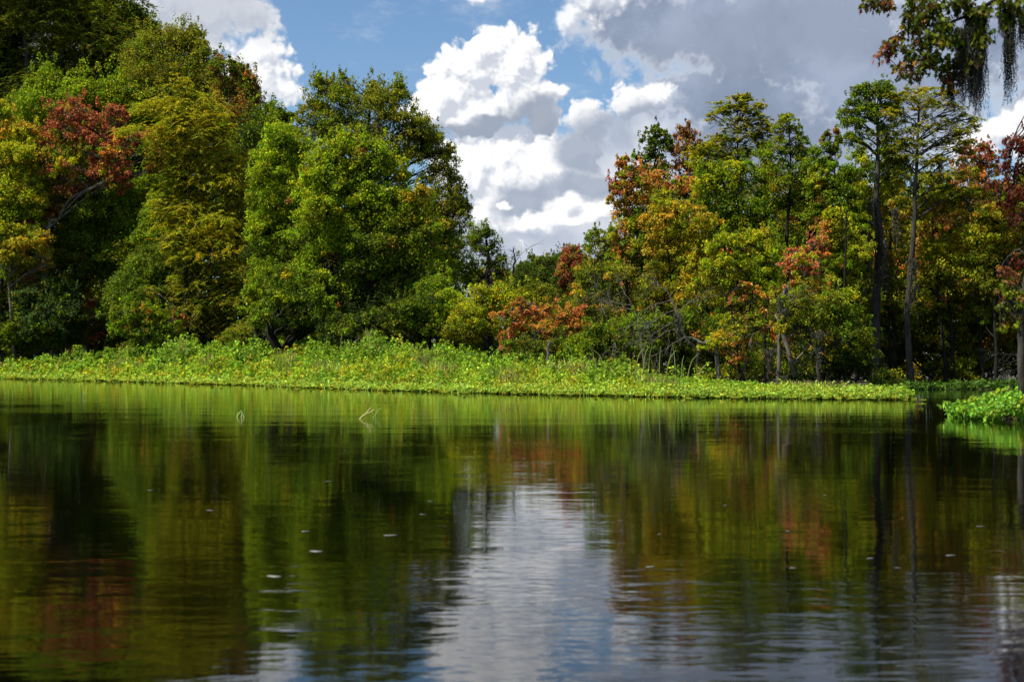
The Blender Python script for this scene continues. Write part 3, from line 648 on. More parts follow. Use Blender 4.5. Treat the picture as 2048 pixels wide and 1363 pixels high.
tree('shrub', 'dark green shrub in shade between the marsh and the mossy trunk', 1710, 57,
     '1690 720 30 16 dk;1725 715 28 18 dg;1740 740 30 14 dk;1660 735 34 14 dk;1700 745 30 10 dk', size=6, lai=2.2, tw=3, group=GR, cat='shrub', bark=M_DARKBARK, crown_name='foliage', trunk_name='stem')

for lab, bx, D, spec in [
    ('yellow green tree whose top fills the space left of the tall mossy trunk', 1715, 78, '1710 320 24 20 yg;1735 345 26 22 ol;1700 360 30 22 gn;1725 390 34 24 yg;1700 420 34 24 ol'),
    ('green and gold tree top showing between the two tall trunks', 1790, 79, '1785 330 22 18 gn;1800 355 26 20 yg;1780 380 28 22 ol;1800 410 30 24 yg;1785 445 30 24 gd'),
    ('olive tree top under the right boughs of the tallest cypress', 1870, 78, '1865 360 26 20 ol;1890 380 30 22 yg;1860 400 30 22 gn;1895 420 30 24 ol;1925 395 26 20 og'),
    ('rust flecked tree between the flat topped cypress and the slender forked tree', 1540, 82, '1530 340 24 20 ol;1550 370 28 24 og;1525 400 30 24 gn;1555 420 28 24 yg;1530 300 16 14 gn'),
    ('orange and green tree between the slender forked tree and the rusty tipped maple', 1610, 80, '1610 395 28 22 og;1625 430 30 24 yg;1595 440 28 24 gn;1620 360 20 18 gn;1605 330 16 16 ol'),
    ('yellow green tree joining the rust red spire to the cypress', 1410, 78, '1400 330 24 18 yg;1420 355 28 20 gn;1395 370 28 22 og;1420 400 30 24 yg;1390 420 28 24 gn'),
    ('leafy green tree filling the wall below the orange topped maple', 1325, 76, '1320 395 28 22 yg;1345 375 20 18 og;1335 430 32 24 gn;1310 460 30 24 ol;1345 480 32 26 gn')]:
    tree('maple_tree', lab, bx, D, spec, size=6, lai=2.6, tw=4, tips=0.4, bark=M_DARKBARK, group=GR)

# ---- woodland behind, one mass
def backdrop():
    r = np.random.default_rng(5)
    tops = [(-420, 20), (-200, 60), (0, 90), (200, 140), (400, 230), (520, 330), (600, 330), (700, 330), (850, 420), (900, 560), (935, 640), (1000, 645), (1050, 615), (1130, 590), (1200, 590), (1240, 520), (1300, 450), (1400, 400), (1500, 420), (1600, 400), (1700, 385), (1800, 375), (1900, 375), (2048, 360), (2200, 330), (2450, 300)]
    dist = [(-420, 165), (0, 155), (500, 140), (800, 122), (950, 135), (1100, 160), (1200, 120), (1300, 92), (1700, 86), (2048, 82), (2450, 60)]
    tx, ty = zip(*tops); dx, dy = zip(*dist)
    L = Leaves()
    for px in np.arange(-400, 2440, 40):
        D = float(np.interp(px, dx, dy)) + r.normal(0, 3)
        k = D / F
        y = float(np.interp(px, tx, ty)) + 40 + r.uniform(-12, 25)
        while y < 770:
            c = P(px + r.normal(0, 14), y, D + r.normal(0, 2))
            cc = PAL[['dk', 'dg', 'do', 'dk', 'ol'][r.integers(5)]] if px < 1150 else PAL[['dk', 'do', 'ol', 'dg', 'yg', 'gn', 'gd', 'og'][r.integers(8)]]
            lobe(L, c, np.array([48, 48, 42]) * k * r.uniform(0.8, 1.2), cc, 8.0 * k, 4.5, r, 'broad', 40, 0.3)
            y += 46
    o = link('woods', L.build('woods', M_LEAF, np.zeros(3)))
    tag(o, 'dense dark woodland filling the gaps behind the separate trees', 'woods', kind='stuff')
backdrop()

# ------------------------------------------------------------------ marsh plants
def marsh():
    r = np.random.default_rng(21)
    def top_h(x): return np.interp(x, [-90, -42, -26, -15, -6, 0, 4, 7, 10, 13, TIP], [1.5, 1.5, 2.15, 2.15, 1.75, 1.25, 0.9, 0.62, 0.46, 0.20, 0.10])
    def area(n, x0, x1):
        x = r.uniform(x0, x1, n); t = r.uniform(0, 1, n) * mat_depth(x)
        return x, t
    # yellow green herbs and taller green ones behind
    Lh, Lt = Leaves(), Leaves()
    for x0, x1, n in ((-75, -42, 900), (-42, -20, 1500), (-20, -4, 2100), (-4, 6, 1700), (6, TIP, 1000)):
        X_, T_ = area(n, x0, x1)
        for x, t in zip(X_, T_):
            yf = float(y_front(np.array(x))); dep = float(mat_depth(np.array(x))); y = yf + 0.35 + t
            k = y / F
            u = t / dep
            hmax = float(top_h(x))
            n1 = math.sin(x * 0.55 + 2.1 * math.sin(y * 0.31)) + 0.6 * math.sin(x * 1.7 + y * 0.9)
            hh = hmax * (0.30 + 0.70 * u ** 0.7) * (1 + 0.16 * n1 + r.normal(0, 0.10)) * min(1.0, 0.30 + t / 1.6)
            low = u < 0.50 + 0.16 * math.sin(x * 0.9 + 1.0) or x > 5
            n2 = math.sin(x * 0.8 + 1.7 * math.sin(y * 0.55)) + 0.7 * math.sin(x * 2.1 - y * 0.6) + r.normal(0, 0.5)
            if low:
                col = (.30, .33, .020) if n2 > 0.9 else ((.24, .36, .022) if n2 > -0.5 else (.17, .31, .022))
                if r.random() < 0.05: col = (.36, .30, .03)
                L = Lh
            else:
                col = (.20, .33, .022) if n2 > -0.3 else (.14, .24, .018); L = Lt
                bush = math.sin(x * 1.1 + 0.4) * math.sin(x * 0.43 + 2.0) + 0.5 * math.sin(x * 2.9)
                if bush > 0.35: hh *= 1.0 + 0.32 * min(1, bush)
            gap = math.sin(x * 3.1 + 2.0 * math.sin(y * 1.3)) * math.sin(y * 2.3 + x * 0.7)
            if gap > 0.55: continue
            if gap > 0.38 or r.random() < 0.08: col = tuple(np.array(col) * (.42, .55, .6))  # rims of the holes darkened, shade between clumps put into leaf colour
            rp = r.uniform(0.16, 0.5)
            zc = max(0.12, hh - rp * 0.7)
            bl = math.sin(x * 0.61 + 4.0) * math.sin(x * 1.93 + y * 0.4)
            if t > 1.5 and bl > 0.45 and r.random() < 0.45:
                nb = 14
                bd = unit(r.normal(0, 0.33, (nb, 3)) + np.array([0, 0, 1.0]))
                hb = r.uniform(0.5, 1.0, nb) * (0.55 if x > 3 else 0.8)
                L.add(np.array([x, y, zc]) + r.normal(0, 0.15, (nb, 3)) * (1, 1, 0) + bd * hb[:, None] * 0.5, bd, rand_dir(nb, r), hb, np.full(nb, 0.035), tint((.22, .26, .05) if r.random() < 0.7 else (.26, .21, .09), nb, r))
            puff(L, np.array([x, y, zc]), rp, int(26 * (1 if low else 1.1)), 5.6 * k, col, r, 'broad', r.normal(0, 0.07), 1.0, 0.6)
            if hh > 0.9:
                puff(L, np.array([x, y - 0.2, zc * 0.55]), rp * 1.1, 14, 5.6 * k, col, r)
            if r.random() < (0.6 if not low else (0.15 if x < 8 else 0)):
                puff(L, np.array([x, y, zc + rp * r.uniform(0.9, 1.8)]), rp * 0.4, 12, 5.2 * k, col, r, 'broad', 0, 2.4)
    tag(link('marsh_herbs', Lh.build('marsh_herbs', M_MARSH, np.zeros(3))), 'low yellow green floating marsh plants in front of the bank', 'marsh plants', kind='stuff')
    tag(link('tall_marsh_herbs', Lt.build('tall_marsh_herbs', M_MARSH, np.zeros(3))), 'taller fresh green marsh plants along the foot of the woods', 'marsh plants', kind='stuff')
    # floating rosettes along the edge
    Le = Leaves()
    for x0, x1, n in ((-75, -42, 500), (-42, -20, 900), (-20, -4, 1300), (-4, 6, 1200), (6, TIP - 0.4, 1100)):
        for _ in range(n):
            x = r.uniform(x0, x1); y = float(y_front(np.array(min(x, TIP)))) + r.uniform(0, 1.0) ** 1.3 * 1.9 - 0.15 - (r.exponential(1.6) if r.random() < 0.09 else 0) + 0.25 * math.sin(x * 2.3) * math.sin(x * 0.7)
            k = y / F; m_ = 9
            up = r.uniform(0.5, 1.5)
            th = r.uniform(0, 6.28) + np.arange(m_) * 6.28 / m_
            hor = np.stack([np.cos(th), np.sin(th), np.full(m_, up)], 1)
            sz = r.uniform(6.0, 9.5) * k
            p = np.array([x, y, 0.01]) + unit(hor) * 0.5 * sz
            c = np.array((.30, .42, .06)) if r.random() < 0.75 else np.array((.38, .40, .05))
            Le.add(p, hor, unit(np.array([0, 0, 1.0]) - 0.4 * hor), np.full(m_, sz), np.full(m_, 0.8 * sz), tint(c, m_, r, 0, 0.6))
    for x0, x1, n in ((-75, -42, 900), (-42, -20, 1300), (-20, -4, 1500), (-4, 6, 1400), (6, TIP - 0.4, 1300)):
        for _ in range(n):
            x = r.uniform(x0, x1); e = r.uniform(0, 1) ** 1.5
            y = float(y_front(np.array(min(x, TIP)))) - 0.25 + 1.3 * e + 0.3 * math.sin(x * 2.3) * math.sin(x * 0.7); k = y / F
            rp = r.uniform(0.05, 0.13) * (1 + 0.8 * e) * (2.2 if r.random() < 0.12 else 1)
            puff(Le, np.array([x, y, rp * 0.8 + 0.01]), rp, 13, 5.5 * k, (.26, .40, .05) if r.random() < 0.6 else ((.34, .38, .04) if r.random() < 0.6 else (.13, .24, .03)), r, 'broad', 0, 1.0, 0.7)
    tag(link('water_lettuce', Le.build('water_lettuce', M_MARSH, np.zeros(3))), 'pale green floating rosettes fringing the water edge of the marsh', 'water plants', kind='stuff')
    # far bank fringe beyond the channel, and the small point at the right
    Lf = Leaves()
    for _ in range(260):
        x = r.uniform(TIP + 3.5, 34); y = float(y_front(np.array(x))) + r.uniform(-0.6, 1.5)
        puff(Lf, np.array([x, y, r.uniform(0.08, 0.3)]), r.uniform(0.15, 0.32), 26, 5.5 * y / F, (.05, .11, .012), r)
    tag(link('bank_herbs', Lf.build('bank_herbs', M_MARSH, np.zeros(3))), 'green bank plants across the dark channel behind the point', 'bank plants', kind='stuff')
    Lp = Leaves()
    for _ in range(520):
        x = r.uniform(9.9, 15.5); y = 31.4 + r.normal(0, 0.8); k = 31 / F
        e = min(1, max(0.0, (x - 9.75) / 2.2))
        zt = 0.12 + 0.62 * e ** 0.8
        puff(Lp, np.array([x, y, r.uniform(0.1, 1.0) * zt + 0.03]), r.uniform(0.10, 0.2), 22, 9.0 * k, (.13, .28, .025) if r.random() < 0.8 else (.2, .27, .02), r)
    tag(link('point_herbs', Lp.build('point_herbs', M_MARSH, np.zeros(3))), 'lush broad leaved plants covering the small point at the right edge', 'bank plants', kind='stuff')
marsh()

# ------------------------------------------------------------------ bare wood
def fan(T, s, d0, ln, r0, r, depth=3, spread=0.55, droop=-0.05, n=4):
    """a crooked bough that forks a few times"""
    k = 6
    pts = [np.array(s, float)]; d = unit(np.array(d0, float))
    for _ in range(k):
        d = unit(d + r.normal(0, 0.16, 3) + np.array([0, 0, droop]))
        pts.append(pts[-1] + d * ln / k)
    T.tube(spline(pts, 9), np.linspace(r0, r0 * 0.45, 9), 5)
    if depth == 0: return
    for q in range(n):
        i = r.integers(2, k + 1)
        fan(T, pts[i], unit(d + r.normal(0, spread, 3)), ln * r.uniform(0.45, 0.75), r0 * 0.5, r, depth - 1, spread, droop, n)

def dead(kind, label, bx, D, path, tw, fans, bark=None, group='bare dead trees', cat='dead tree', seed=1, depth=2, branch_name='branch'):
    r = np.random.default_rng(seed); k = D / F
    gz = float(ground_z(np.array((bx - CX) * k), np.array(D)))
    base = np.array([(bx - CX) * k, D, gz])
    root = thing(kind, label, cat, base, group)
    T = Tubes()
    tp = spline([base - (0, 0, 0.3)] + [P(a, b, D + (q[0] if q else 0)) for (a, b, *q) in path], 16, 0.7 * k, r)
    T.tube(tp, tw * k * np.linspace(1.1, 0.5, 16), 8)
    link('trunk', T.build(kind + '_trunk', bark or M_DEAD, base), root)
    for (x, y, dx, dy, ln, rr) in fans:
        B = Tubes()
        fan(B, P(x, y, D), (dx, r.normal(0, 0.25), -dy), ln * k, rr * 0.62 * k, r, depth, n=5)
        link(branch_name, B.build(kind + '_branch', bark or M_DEAD, base), root)
    return root

dead('dead_tree', 'pale grey dead tree with drooping twigs like a shaggy mane behind the reeds', 1400, 59, [(1392, 700), (1372, 680), (1358, 640), (1345, 600), (1330, 575)], 3.2,
     [(1365, 660, -1, -0.25, 75, 1.8), (1360, 640, -1, 0.1, 80, 1.8), (1352, 620, -1, -0.1, 70, 1.6), (1345, 600, -1, 0.3, 70, 1.6), (1338, 585, -0.7, -0.3, 60, 1.4), (1370, 675, -1, 0.35, 80, 1.6), (1356, 630, 0.3, -1, 60, 1.3)], seed=3)
dead('dead_tree', 'bare grey branches arching from the leaning snag behind the dark shrub', 1290, 65.5, [(1285, 690), (1275, 640), (1262, 605)], 2.6,
     [(1270, 620, -1, -0.5, 70, 1.7), (1265, 610, -1, -0.1, 75, 1.7), (1262, 605, -0.5, -1, 60, 1.4), (1276, 645, -1, 0.2, 80, 1.6)], seed=5)
dead('dead_tree', 'pale split stub with bare twigs just left of the coral red maple trunk', 1556, 56.5, [(1558, 690), (1560, 640), (1558, 590)], 4,
     [(1560, 625, 1, -0.6, 55, 1.5), (1562, 640, 1, 0.1, 60, 1.4), (1558, 600, 0.8, -1, 50, 1.3), (1556, 650, -1, 0.2, 60, 1.4)], seed=8)
dead('dead_tree', 'thin bare snag with forked twigs standing against the low cloud in the gap', 1022, 90, [(1020, 600), (1024, 560), (1028, 530), (1030, 515)], 3.2,
     [(1028, 530, 0.5, -1, 55, 1.0), (1026, 540, -0.9, -0.55, 75, 0.9), (1030, 516, -0.1, -1, 22, 2.2), (1029, 520, -1, -0.5, 60, 0.8)], seed=12, depth=1, bark=M_BARK)
dead('fallen_log', 'pale fallen log jutting left out of the dark hollow behind the marsh', 1440, 57, [(1430, 690), (1405, 686), (1385, 676)], 4.5, [(1390, 678, -1, -0.5, 26, 1.4)], seed=14, cat='log', group=None, depth=1)
dead('stump', 'small pale broken stump standing in the marsh below the orange leaning maple', 1096, 66, [(1096, 710), (1097, 690), (1102, 683)], 4.0, [(1098, 688, 0.8, -0.6, 12, 1.5)], seed=15, cat='stump', group=None, depth=0)
dead('dead_tree', 'tangle of thin grey dead twigs by the pale trunk at the right edge', 2040, 33, [(2040, 740), (2036, 715), (2030, 705)], 2.0,
     [(2036, 712, -1, -0.2, 46, 1.0), (2034, 720, -1, 0.15, 42, 0.9), (2040, 735, -1, 0.25, 42, 0.9)], seed=17, bark=M_BARK)

for lab, x, D, top, lean, tw, fans, sd in [
    ('slender dark trunk left of the tall mossy trunk, ending in bare twigs', 1688, 66, 420, 6, 3.2, [(1690, 450, -0.5, -1, 50, 1.3), (1689, 480, 0.8, -0.8, 40, 1.1)], 51),
    ('slender dark trunk close on the right of the tall mossy trunk', 1778, 70.5, 400, 5, 2.8, [(1781, 430, 0.7, -0.8, 40, 1.1)], 52),
    ('thin dark trunk with short stubs in the gap right of the tallest cypress', 1906, 70.5, 440, -6, 4.2, [(1902, 480, -1, -0.4, 40, 1.2), (1903, 520, 0.9, -0.5, 34, 1.1)], 53),
    ('thin leaning dark trunk near the right edge behind the red leaved tree', 1968, 70.5, 470, -14, 3.2, [(1956, 500, -0.8, -0.6, 40, 1.1)], 54),
    ('dark bare trunk between the crooked maple and the coral red maple', 1528, 58.5, 590, 8, 3.0, [(1534, 610, 0.6, -0.9, 34, 1.1)], 55),
    ('thin dark trunk behind the olive moss hung tree', 1676, 58, 560, -4, 2.6, [(1673, 590, -0.6, -0.8, 30, 1.0)], 56)]:
    dead('bare_trunk', lab, x, D, [(x + 0.3 * lean, 700), (x - 3 + 0.5 * lean, 600 if top < 580 else 660), (x + lean, top)], tw, fans, bark=M_DARKBARK, group='slender bare trunks in the right woods', cat='trunk', seed=sd, depth=1)

# ------------------------------------------------------------------ reeds
r = np.random.default_rng(31)
REED = [(1285, 735, 12, -42), (1296, 738, 8, -46), (1318, 742, 4, -50), (1330, 744, 22, -44), (1352, 745, -8, -62), (1362, 745, 6, -34), (1372, 748, 26, -42), (1392, 750, 32, -26), (1308, 741, -10, -30), (1270, 732, 16, -34), (1195, 728, -26, -44), (1215, 730, -40, -36), (1150, 720, -18, -30), (810, 705, 14, -46), (835, 706, -18, -40), (680, 690, 8, -30), (705, 692, -8, -38), (470, 690, 6, -42)]
REED_LABEL = 'single pale green reed blade leaning out of the back of the marsh'
for q, (x, y, dx, dy) in enumerate(REED):
    D = 57.5 if x > 1250 else (62 if x > 1100 else (84 if x > 600 else 100)); k = D / F
    a = P(x, y + 22, D); b = P(x + dx * 0.4, y + dy * 0.55, D + r.normal(0, 0.1)); c = P(x + dx, y + dy, D)
    T = Tubes(); T.tube(spline([a, b, c], 8), np.linspace(1.3, 0.5, 8) * k, 5)
    me = T.build('reed', M_MARSH, a)
    at = me.attributes.new('tint', 'FLOAT_COLOR', 'FACE')
    at.data.foreach_set('color', np.tile(np.array([.22, .28, .10, 1], np.float32), len(me.polygons)))
    tag(link('reed', me, loc=a), REED_LABEL, 'reed', 'reeds at the back of the marsh')

# ------------------------------------------------------------------ spanish moss
def moss(label, x, y, ln, wd, D, n=None, group='spanish moss', col=(.11, .115, .085), fine=1.0, seed=0):
    r = np.random.default_rng(int(x * 3 + y) + seed); k = D / F
    L = Leaves(); top = P(x, y, D)
    ns = int((n or 8 + wd * 0.9) * 1.5)
    for _ in range(ns):
        off = r.normal(0, 0.38, 2) * wd * k; l = ln * k * r.uniform(0.25, 1.0) * (0.22 + 0.78 * math.exp(-(off[0] / (0.30 * wd * k)) ** 2))
        m_ = max(6, int(l / (2.2 * k * fine)))
        t = np.linspace(0, 1, m_)
        wob = np.cumsum(r.normal(0, 1.15 * k * fine, (m_, 2)), 0)
        taper = (1 - 0.75 * t)
        p = np.stack([top[0] + off[0] * taper + wob[:, 0], top[1] + off[1] * taper + wob[:, 1], top[2] - t * l + r.normal(0, 2 * k, m_)], 1)
        a = unit(np.array([0, 0, -1.0]) + r.normal(0, 0.55, (m_, 3)))
        L.add(p, a, rand_dir(m_, r), r.uniform(5, 10, m_) * k * fine, r.uniform(0.9, 1.7, m_) * k * fine, tint(col, m_, r))
    return tag(link('spanish_moss', L.build('spanish_moss', M_MOSS, top), loc=top), label, 'moss', group)

DM = (.042, .044, .032)
for (lab, x, y, ln, wd) in [
    ('longest grey moss beard of the overhanging branch, a thin tail reaching the cypress top', 1958, 20, 232, 30),
    ('thick ragged moss mass below the tip of the overhanging branch', 1925, 62, 150, 26),
    ('short moss tuft beside the longest beard on the overhanging branch', 1936, 28, 62, 14),
    ('moss strand beneath the leaf tips at the inner side of the overhanging branch', 1902, 150, 66, 10),
    ('moss beard hanging alone at the right of the overhanging branch', 2019, 28, 190, 17),
    ('small moss wisp at the outermost leaves by the right edge', 2004, 30, 46, 14),
    ('moss wisp hanging from the corner leaves at the right edge', 2044, 25, 80, 8),
    ('dense moss curtain under the middle of the overhanging branch', 1945, 110, 110, 28)]:
    moss(lab, x, y, ln, wd, 17 + (x % 5) * 0.1, n=int(60 + wd * 8), col=DM, fine=0.8)
for (lab, x, y, ln, wd, D, n) in [
    ('pale moss drapery down the left side of the tall mossy trunk, upper part', 1742, 400, 130, 10, 69, 22),
    ('pale moss drapery down the left side of the tall mossy trunk, lower part', 1738, 510, 120, 10, 69, 22),
    ('moss on the right side of the tall mossy trunk', 1768, 480, 130, 10, 69, 16),
    ('long grey moss tails hanging beside the tallest cypress trunk', 1826, 520, 130, 10, 68.5, 18),
    ('grey moss beard under the right bough of the tallest cypress', 1940, 400, 70, 14, 68.8, 18),
    ('moss wisps below the middle sprays of the tallest cypress', 1880, 315, 60, 16, 68.6, 14),
    ('moss hanging between the tall mossy trunk and the tallest cypress', 1790, 420, 90, 10, 69, 14),
    ('moss curtain beneath the olive tree under the coral red maple', 1635, 665, 80, 22, 55.5, 26),
    ('moss hanging from the pale dead tree behind the reeds', 1356, 630, 70, 18, 58.6, 22),
    ('moss beard over the dark hollow behind the crooked maple', 1540, 700, 60, 20, 56, 24),
    ('moss hanging in front of the pale split stub', 1562, 600, 70, 14, 56, 18),
    ('moss tuft on the half dead tree beside the gap', 985, 540, 50, 10, 91.5, 16),
    ('brown moss hanging below the orange leaning maple', 1075, 660, 45, 16, 72.5, 20),
    ('moss hanging under the yellow and peach maple', 1225, 545, 50, 18, 85.5, 18),
    ('small moss tuft in the crown of the tall airy oak', 757, 252, 22, 6, 100, 8)]:
    moss(lab, x, y, ln, wd, D, n=int(n * 1.6), col=(.060, .060, .045), seed=3)

# ------------------------------------------------------------------ near trees at the right
def near_tree(kind, label, D, base_x, trunk, tw, limbs, lobes, size, bark, per, down=0.9, cat='tree', seed=4, gz=0.15, dens=1.0):
    r = np.random.default_rng(seed); k = D / F
    base = np.array([(base_x - CX) * k, D, gz]); T = Tubes(); L = Leaves()
    tp = spline([base - (0, 0, 0.4)] + [P(a, b, D) for a, b in trunk], 24, 1.5 * k, r)
    T.tube(tp, tw * k * np.linspace(1.2, 0.55, 24), 10)
    nodes = []
    for pts, r0 in limbs:
        lp = spline([P(a, b, D + (q[0] if q else 0)) for (a, b, *q) in pts], 16, 1.2 * k, r)
        T.tube(lp, np.linspace(r0, 0.8, 16) * k, 7); nodes.append(lp)
    nodes = np.vstack(nodes)
    for (cx, cy, rx, ry, names, cnt) in lobes:
        c = P(cx, cy, D); c[1] += r.normal(0, 0.5 * rx) * k
        for _ in range(max(2, int(cnt * dens) // per)):
            q = c + rand_dir(1, r)[0] * np.array([rx, 0.5 * (rx + ry), ry]) * k * r.uniform(0.2, 1) ** 0.5
            s = nodes[np.argmin(np.linalg.norm(nodes - q, axis=1) + 0.15 * np.maximum(q[2] - nodes[:, 2], 0))]
            T.tube(spline([s, (s + q) / 2 + r.normal(0, 3 * k, 3), q], 6), np.linspace(1.1, 0.5, 6) * k, 4)
            n = per
            hang = rand_dir(n, r)
            p = q + hang * size * 1.1 * k * r.uniform(0.3, 1.0, (n, 1))
            a = unit(hang * 0.6 + np.array([0, 0, -down]) + r.normal(0, 0.3, (n, 3)))
            col = PAL[names[r.integers(len(names))]]
            L.add(p, a, rand_dir(n, r), size * k * r.uniform(0.65, 1.2, n), size * k * r.uniform(0.6, 1.0, n), tint(np.array(col) * 0.7, n, r))
    root = thing(kind, label, cat, base)
    link('trunk', T.build(kind + '_trunk', bark, base), root)
    link('foliage', L.build(kind + '_foliage', M_LEAF, base, MAPLE), root)

GR_, RU_, MX_ = ['dg', 'do', 'ol', 'gn'], ['ru', 'ol', 'dr', 'do'], ['dg', 'do', 'ru', 'gn', 'ol', 'do']
near_tree('red_maple', 'near maple bough hung with moss, reaching down into the upper corner', 17, 2440, [(2430, 500), (2400, 100), (2330, -260), (2300, -520)], 26,
    [([(2345, -200), (2200, -120), (2060, -40), (1965, 15), (1895, 48), (1835, 80)], 9), ([(2060, -40), (1980, -50), (1880, -30), (1790, -12), (1745, 5)], 5), ([(1965, 15), (1950, 70), (1920, 130), (1905, 165)], 3.5),
     ([(2200, -120), (2120, -40), (2040, 10)], 5), ([(1895, 48), (1850, 110), (1835, 150)], 2.5), ([(1895, 48), (1810, 60), (1770, 108)], 2.5), ([(2040, 10), (2015, 25)], 2)],
    [(1745, 4, 20, 8, RU_, 40), (1770, 10, 20, 8, RU_, 36), (1830, 8, 26, 14, MX_, 50), (1870, 12, 30, 16, MX_, 70), (1850, 40, 34, 18, MX_, 90), (1890, 50, 30, 22, GR_, 80), (1820, 50, 22, 18, MX_, 50), (1800, 80, 22, 16, MX_, 50), (1775, 98, 12, 16, RU_, 34), (1760, 116, 8, 6, ['rd', 'dr'], 12),
     (1835, 80, 26, 18, MX_, 60), (1870, 90, 28, 20, GR_, 66), (1815, 115, 22, 16, MX_, 44), (1800, 145, 12, 14, RU_, 24), (1845, 120, 22, 16, MX_, 40), (1825, 160, 12, 14, RU_, 24), (1840, 140, 16, 12, MX_, 24), (1880, 125, 22, 20, GR_, 50), (1900, 90, 16, 20, GR_, 36), (1895, 160, 12, 18, RU_, 30), (1910, 130, 16, 20, GR_, 36),
     (1925, 10, 26, 14, MX_, 60), (1955, 25, 26, 18, GR_, 60), (1950, 80, 20, 26, GR_, 56), (1965, 80, 14, 20, GR_, 30), (1935, 120, 20, 24, MX_, 50), (1920, 150, 14, 16, RU_, 30), (2010, 15, 22, 16, GR_, 60), (2040, 15, 14, 18, GR_, 40), (2020, 40, 14, 12, GR_, 26), (2080, -20, 40, 40, GR_, 90), (1900, -30, 60, 20, GR_, 90), (2160, -60, 60, 60, GR_, 120), (2280, -200, 110, 110, GR_, 260), (2420, -300, 120, 120, GR_, 260)],
    15, M_DARKBARK, 7, seed=6, dens=1.7)
RD_, RG_ = ['rd', 'dr', 'dr', 'ru'], ['rd', 'ru', 'gn', 'dg', 'yg']
near_tree('red_maple', 'dark red leaved tree with a grey trunk on the small point at the right', 31, 2046, [(2043, 720), (2044, 640), (2052, 560), (2064, 450), (2072, 330), (2078, 240)], 7,
    [([(2066, 430), (2050, 380), (2020, 360), (1985, 372)], 3.5), ([(2070, 340), (2050, 310), (2025, 295), (2005, 285)], 3), ([(2058, 520), (2035, 500), (2010, 520)], 3), ([(2050, 575), (2030, 590), (2005, 610)], 2.5), ([(2066, 430), (2100, 380), (2150, 350)], 4)],
    [(2018, 290, 22, 14, RD_, 60), (2040, 305, 20, 18, RD_, 60), (2005, 315, 12, 12, RD_, 30), (2025, 335, 24, 18, RD_, 70), (2045, 345, 24, 22, RD_, 80), (1980, 372, 18, 12, RD_, 50), (2010, 370, 24, 14, RD_, 70), (2035, 390, 26, 20, RD_, 90), (2015, 405, 20, 12, ['rd', 'dr'], 50), (2040, 425, 20, 20, RD_, 60), (2030, 440, 14, 14, ['rd', 'dr'], 30),
     (2040, 520, 18, 18, RD_, 40), (2015, 540, 18, 12, ['rd', 'og'], 40), (2030, 560, 24, 18, RG_, 70), (2010, 580, 18, 18, RG_, 50), (2035, 600, 22, 22, RG_, 70), (2010, 620, 18, 18, RG_, 50), (2035, 645, 20, 18, RG_, 50), (2005, 655, 10, 10, RG_, 20), (2120, 360, 60, 60, RD_, 160), (2120, 480, 60, 60, RG_, 160), (2100, 240, 60, 50, RD_, 120)],
    9.5, M_BARK, 7, seed=9, dens=1.9)

# ------------------------------------------------------------------ things on the water
def stems(label, D_py, px, curves, col):
    D = H * F / (D_py - HOR); k = D / F; base = np.array([(px - CX) * k, D, 0.0])
    T = Tubes()
    for c in curves:
        pts = [base + np.array([(x - px) * k, z * k * 0.3 * ((q % 2) * 2 - 1), max(-0.03, (D_py - y) * k)]) for q, (x, y, z) in enumerate(c)]
        T.tube(spline(pts, 9), np.linspace(1.2, 0.6, 9) * k, 5)
    me = T.build('drift_stem', M_MARSH, base)
    at = me.attributes.new('tint', 'FLOAT_COLOR', 'FACE')
    at.data.foreach_set('color', np.tile(np.array([*col, 1], np.float32), len(me.polygons)))
    tag(link('drift_stem', me, loc=base), label, 'plant stem', 'plant stems sticking out of the water')
stems('bent pale green stem poking out of the water below the golden cypress', 834, 484, [[(482, 838, 0), (484, 826, 0), (481, 820, 1)], [(489, 838, 0), (486, 829, 1), (483, 822, 0)], [(474, 838, 0), (476, 828, 0), (481, 823, 0)]], (.55, .62, .30))
stems('forked straw coloured twig slanting out of the water left of the middle', 837, 718, [[(717, 840, 0), (728, 829, 0), (740, 824, 1), (749, 818, 0)], [(733, 826, 0), (737, 820, 0), (742, 814, 1)]], (.58, .55, .30))
stems('small green shoot with two leaves beside the forked straw twig', 834, 752, [[(751, 838, 0), (752, 828, 0), (751, 820, 0)], [(752, 828, 0), (757, 820, 0), (764, 815, 1)], [(746, 838, 0), (748, 832, 0), (752, 828, 0)]], (.28, .40, .12))
stems('thin green shoot in the water near the left edge', 795, 168, [[(167, 798, 0), (166, 788, 0), (169, 782, 1)], [(167, 788, 0), (171, 786, 0), (173, 792, 1)]], (.32, .42, .16))

FLECK = [(657, 962, 9), (420, 1020, 11), (610, 1062, 14), (780, 1070, 16), (632, 1102, 20), (1240, 1040, 7), (1318, 1068, 7), (845, 1028, 9), (860, 1002, 7), (1575, 1062, 9), (1650, 990, 6), (1960, 1052, 9), (1740, 1116, 10), (1450, 1010, 7), (1020, 880, 6), (1300, 1133, 16), (548, 1152, 22), (1585, 1135, 10), (1795, 1135, 9), (930, 940, 8), (690, 900, 5), (1380, 905, 5), (300, 980, 6), (1900, 1110, 12)]  # pale discs standing in for foam and ripple glints
m, n, o = new_mat('pale_glint')
pr = n.new('ShaderNodeBsdfPrincipled'); pr.inputs['Roughness'].default_value = 0.35
n.l.new(n.mix(n.noise(n.new('ShaderNodeTexCoord').outputs['Object'], 30, 3), (0.10, 0.10, 0.08, 1), (0.22, 0.22, 0.20, 1)), pr.inputs['Base Color'])
n.l.new(pr.outputs[0], o.inputs[0])
r = np.random.default_rng(77)
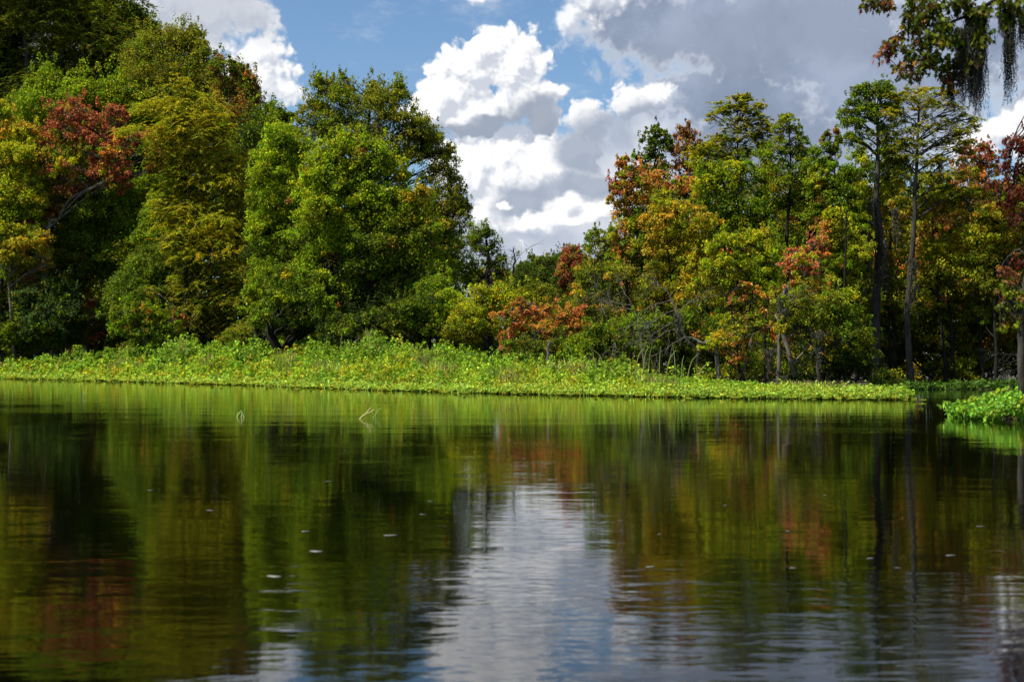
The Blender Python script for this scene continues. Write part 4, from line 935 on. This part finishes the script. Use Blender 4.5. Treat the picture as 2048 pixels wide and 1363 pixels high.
fleck = None
for x, y, w in FLECK:
    D = H * F / (y - HOR); k = D / F
    if fleck is None:
        th = np.arange(14) / 14 * 6.283
        v = np.stack([np.cos(th) * (0.5 + 0.05 * np.cos(3 * th)), np.sin(th) * 0.30, 0.012 * np.cos(2 * th) + 0.02], 1)
        v = np.vstack([v, v * (0.9, 0.9, 0) + (0, 0, -0.02), [[0, 0, 0.02]]])
        q = []
        for a in range(14): q += [a, (a + 1) % 14, 28]
        fl = np.array(q); st = np.arange(14) * 3
        q2 = []
        for a in range(14): q2 += [a, 14 + a, 14 + (a + 1) % 14, (a + 1) % 14]
        me = mesh_from('glint_fleck', v, np.concatenate([fl, q2]), np.concatenate([st, 42 + np.arange(14) * 4]), m)
        ob = link('glint_fleck', me); fleck = ob
    else:
        ob = fleck.copy(); COL.objects.link(ob)
    ob.location = ((x - CX) * k, D, 0.002); ob.rotation_euler = (0, 0, r.uniform(-0.6, 0.6)); ob.scale = (w * k * r.uniform(1.2, 2.0), w * k * r.uniform(0.9, 1.6), w * k)
    tag(ob, 'pale flat fleck imitating foam and ripple glint on the open dark water', 'leaf', 'foam and glint flecks on the water')

r = np.random.default_rng(41)
D = 84; k = D / F; base = P(722, 0, D); base[2] = 0.2
root = thing('tall_weed', 'tall dry weed with round tan seed heads standing above the marsh herbs', 'weed', base)
T = Tubes()
for (x, y) in [(697, 652), (714, 656), (702, 664), (758, 654), (752, 668), (735, 676), (764, 672), (720, 672)]:
    e = P(x, y, D + r.normal(0, 0.1)); b2 = P(722 + (x - 722) * 0.4, 715, D)
    T.tube(spline([base, b2, e], 8), np.linspace(1.2, 0.6, 8) * k, 4)
    L = Leaves(); d = rand_dir(90, r)
    L.add(e + d * 4.6 * k * np.array([1, 1, 0.8]), d, rand_dir(90, r), np.full(90, 2.6 * k), np.full(90, 1.6 * k), tint((.30, .22, .07), 90, r))
    link('seed_head', L.build('seed_head', M_MOSS, base), root)
link('stem', T.build('tall_weed_stem', M_BARK, base), root)
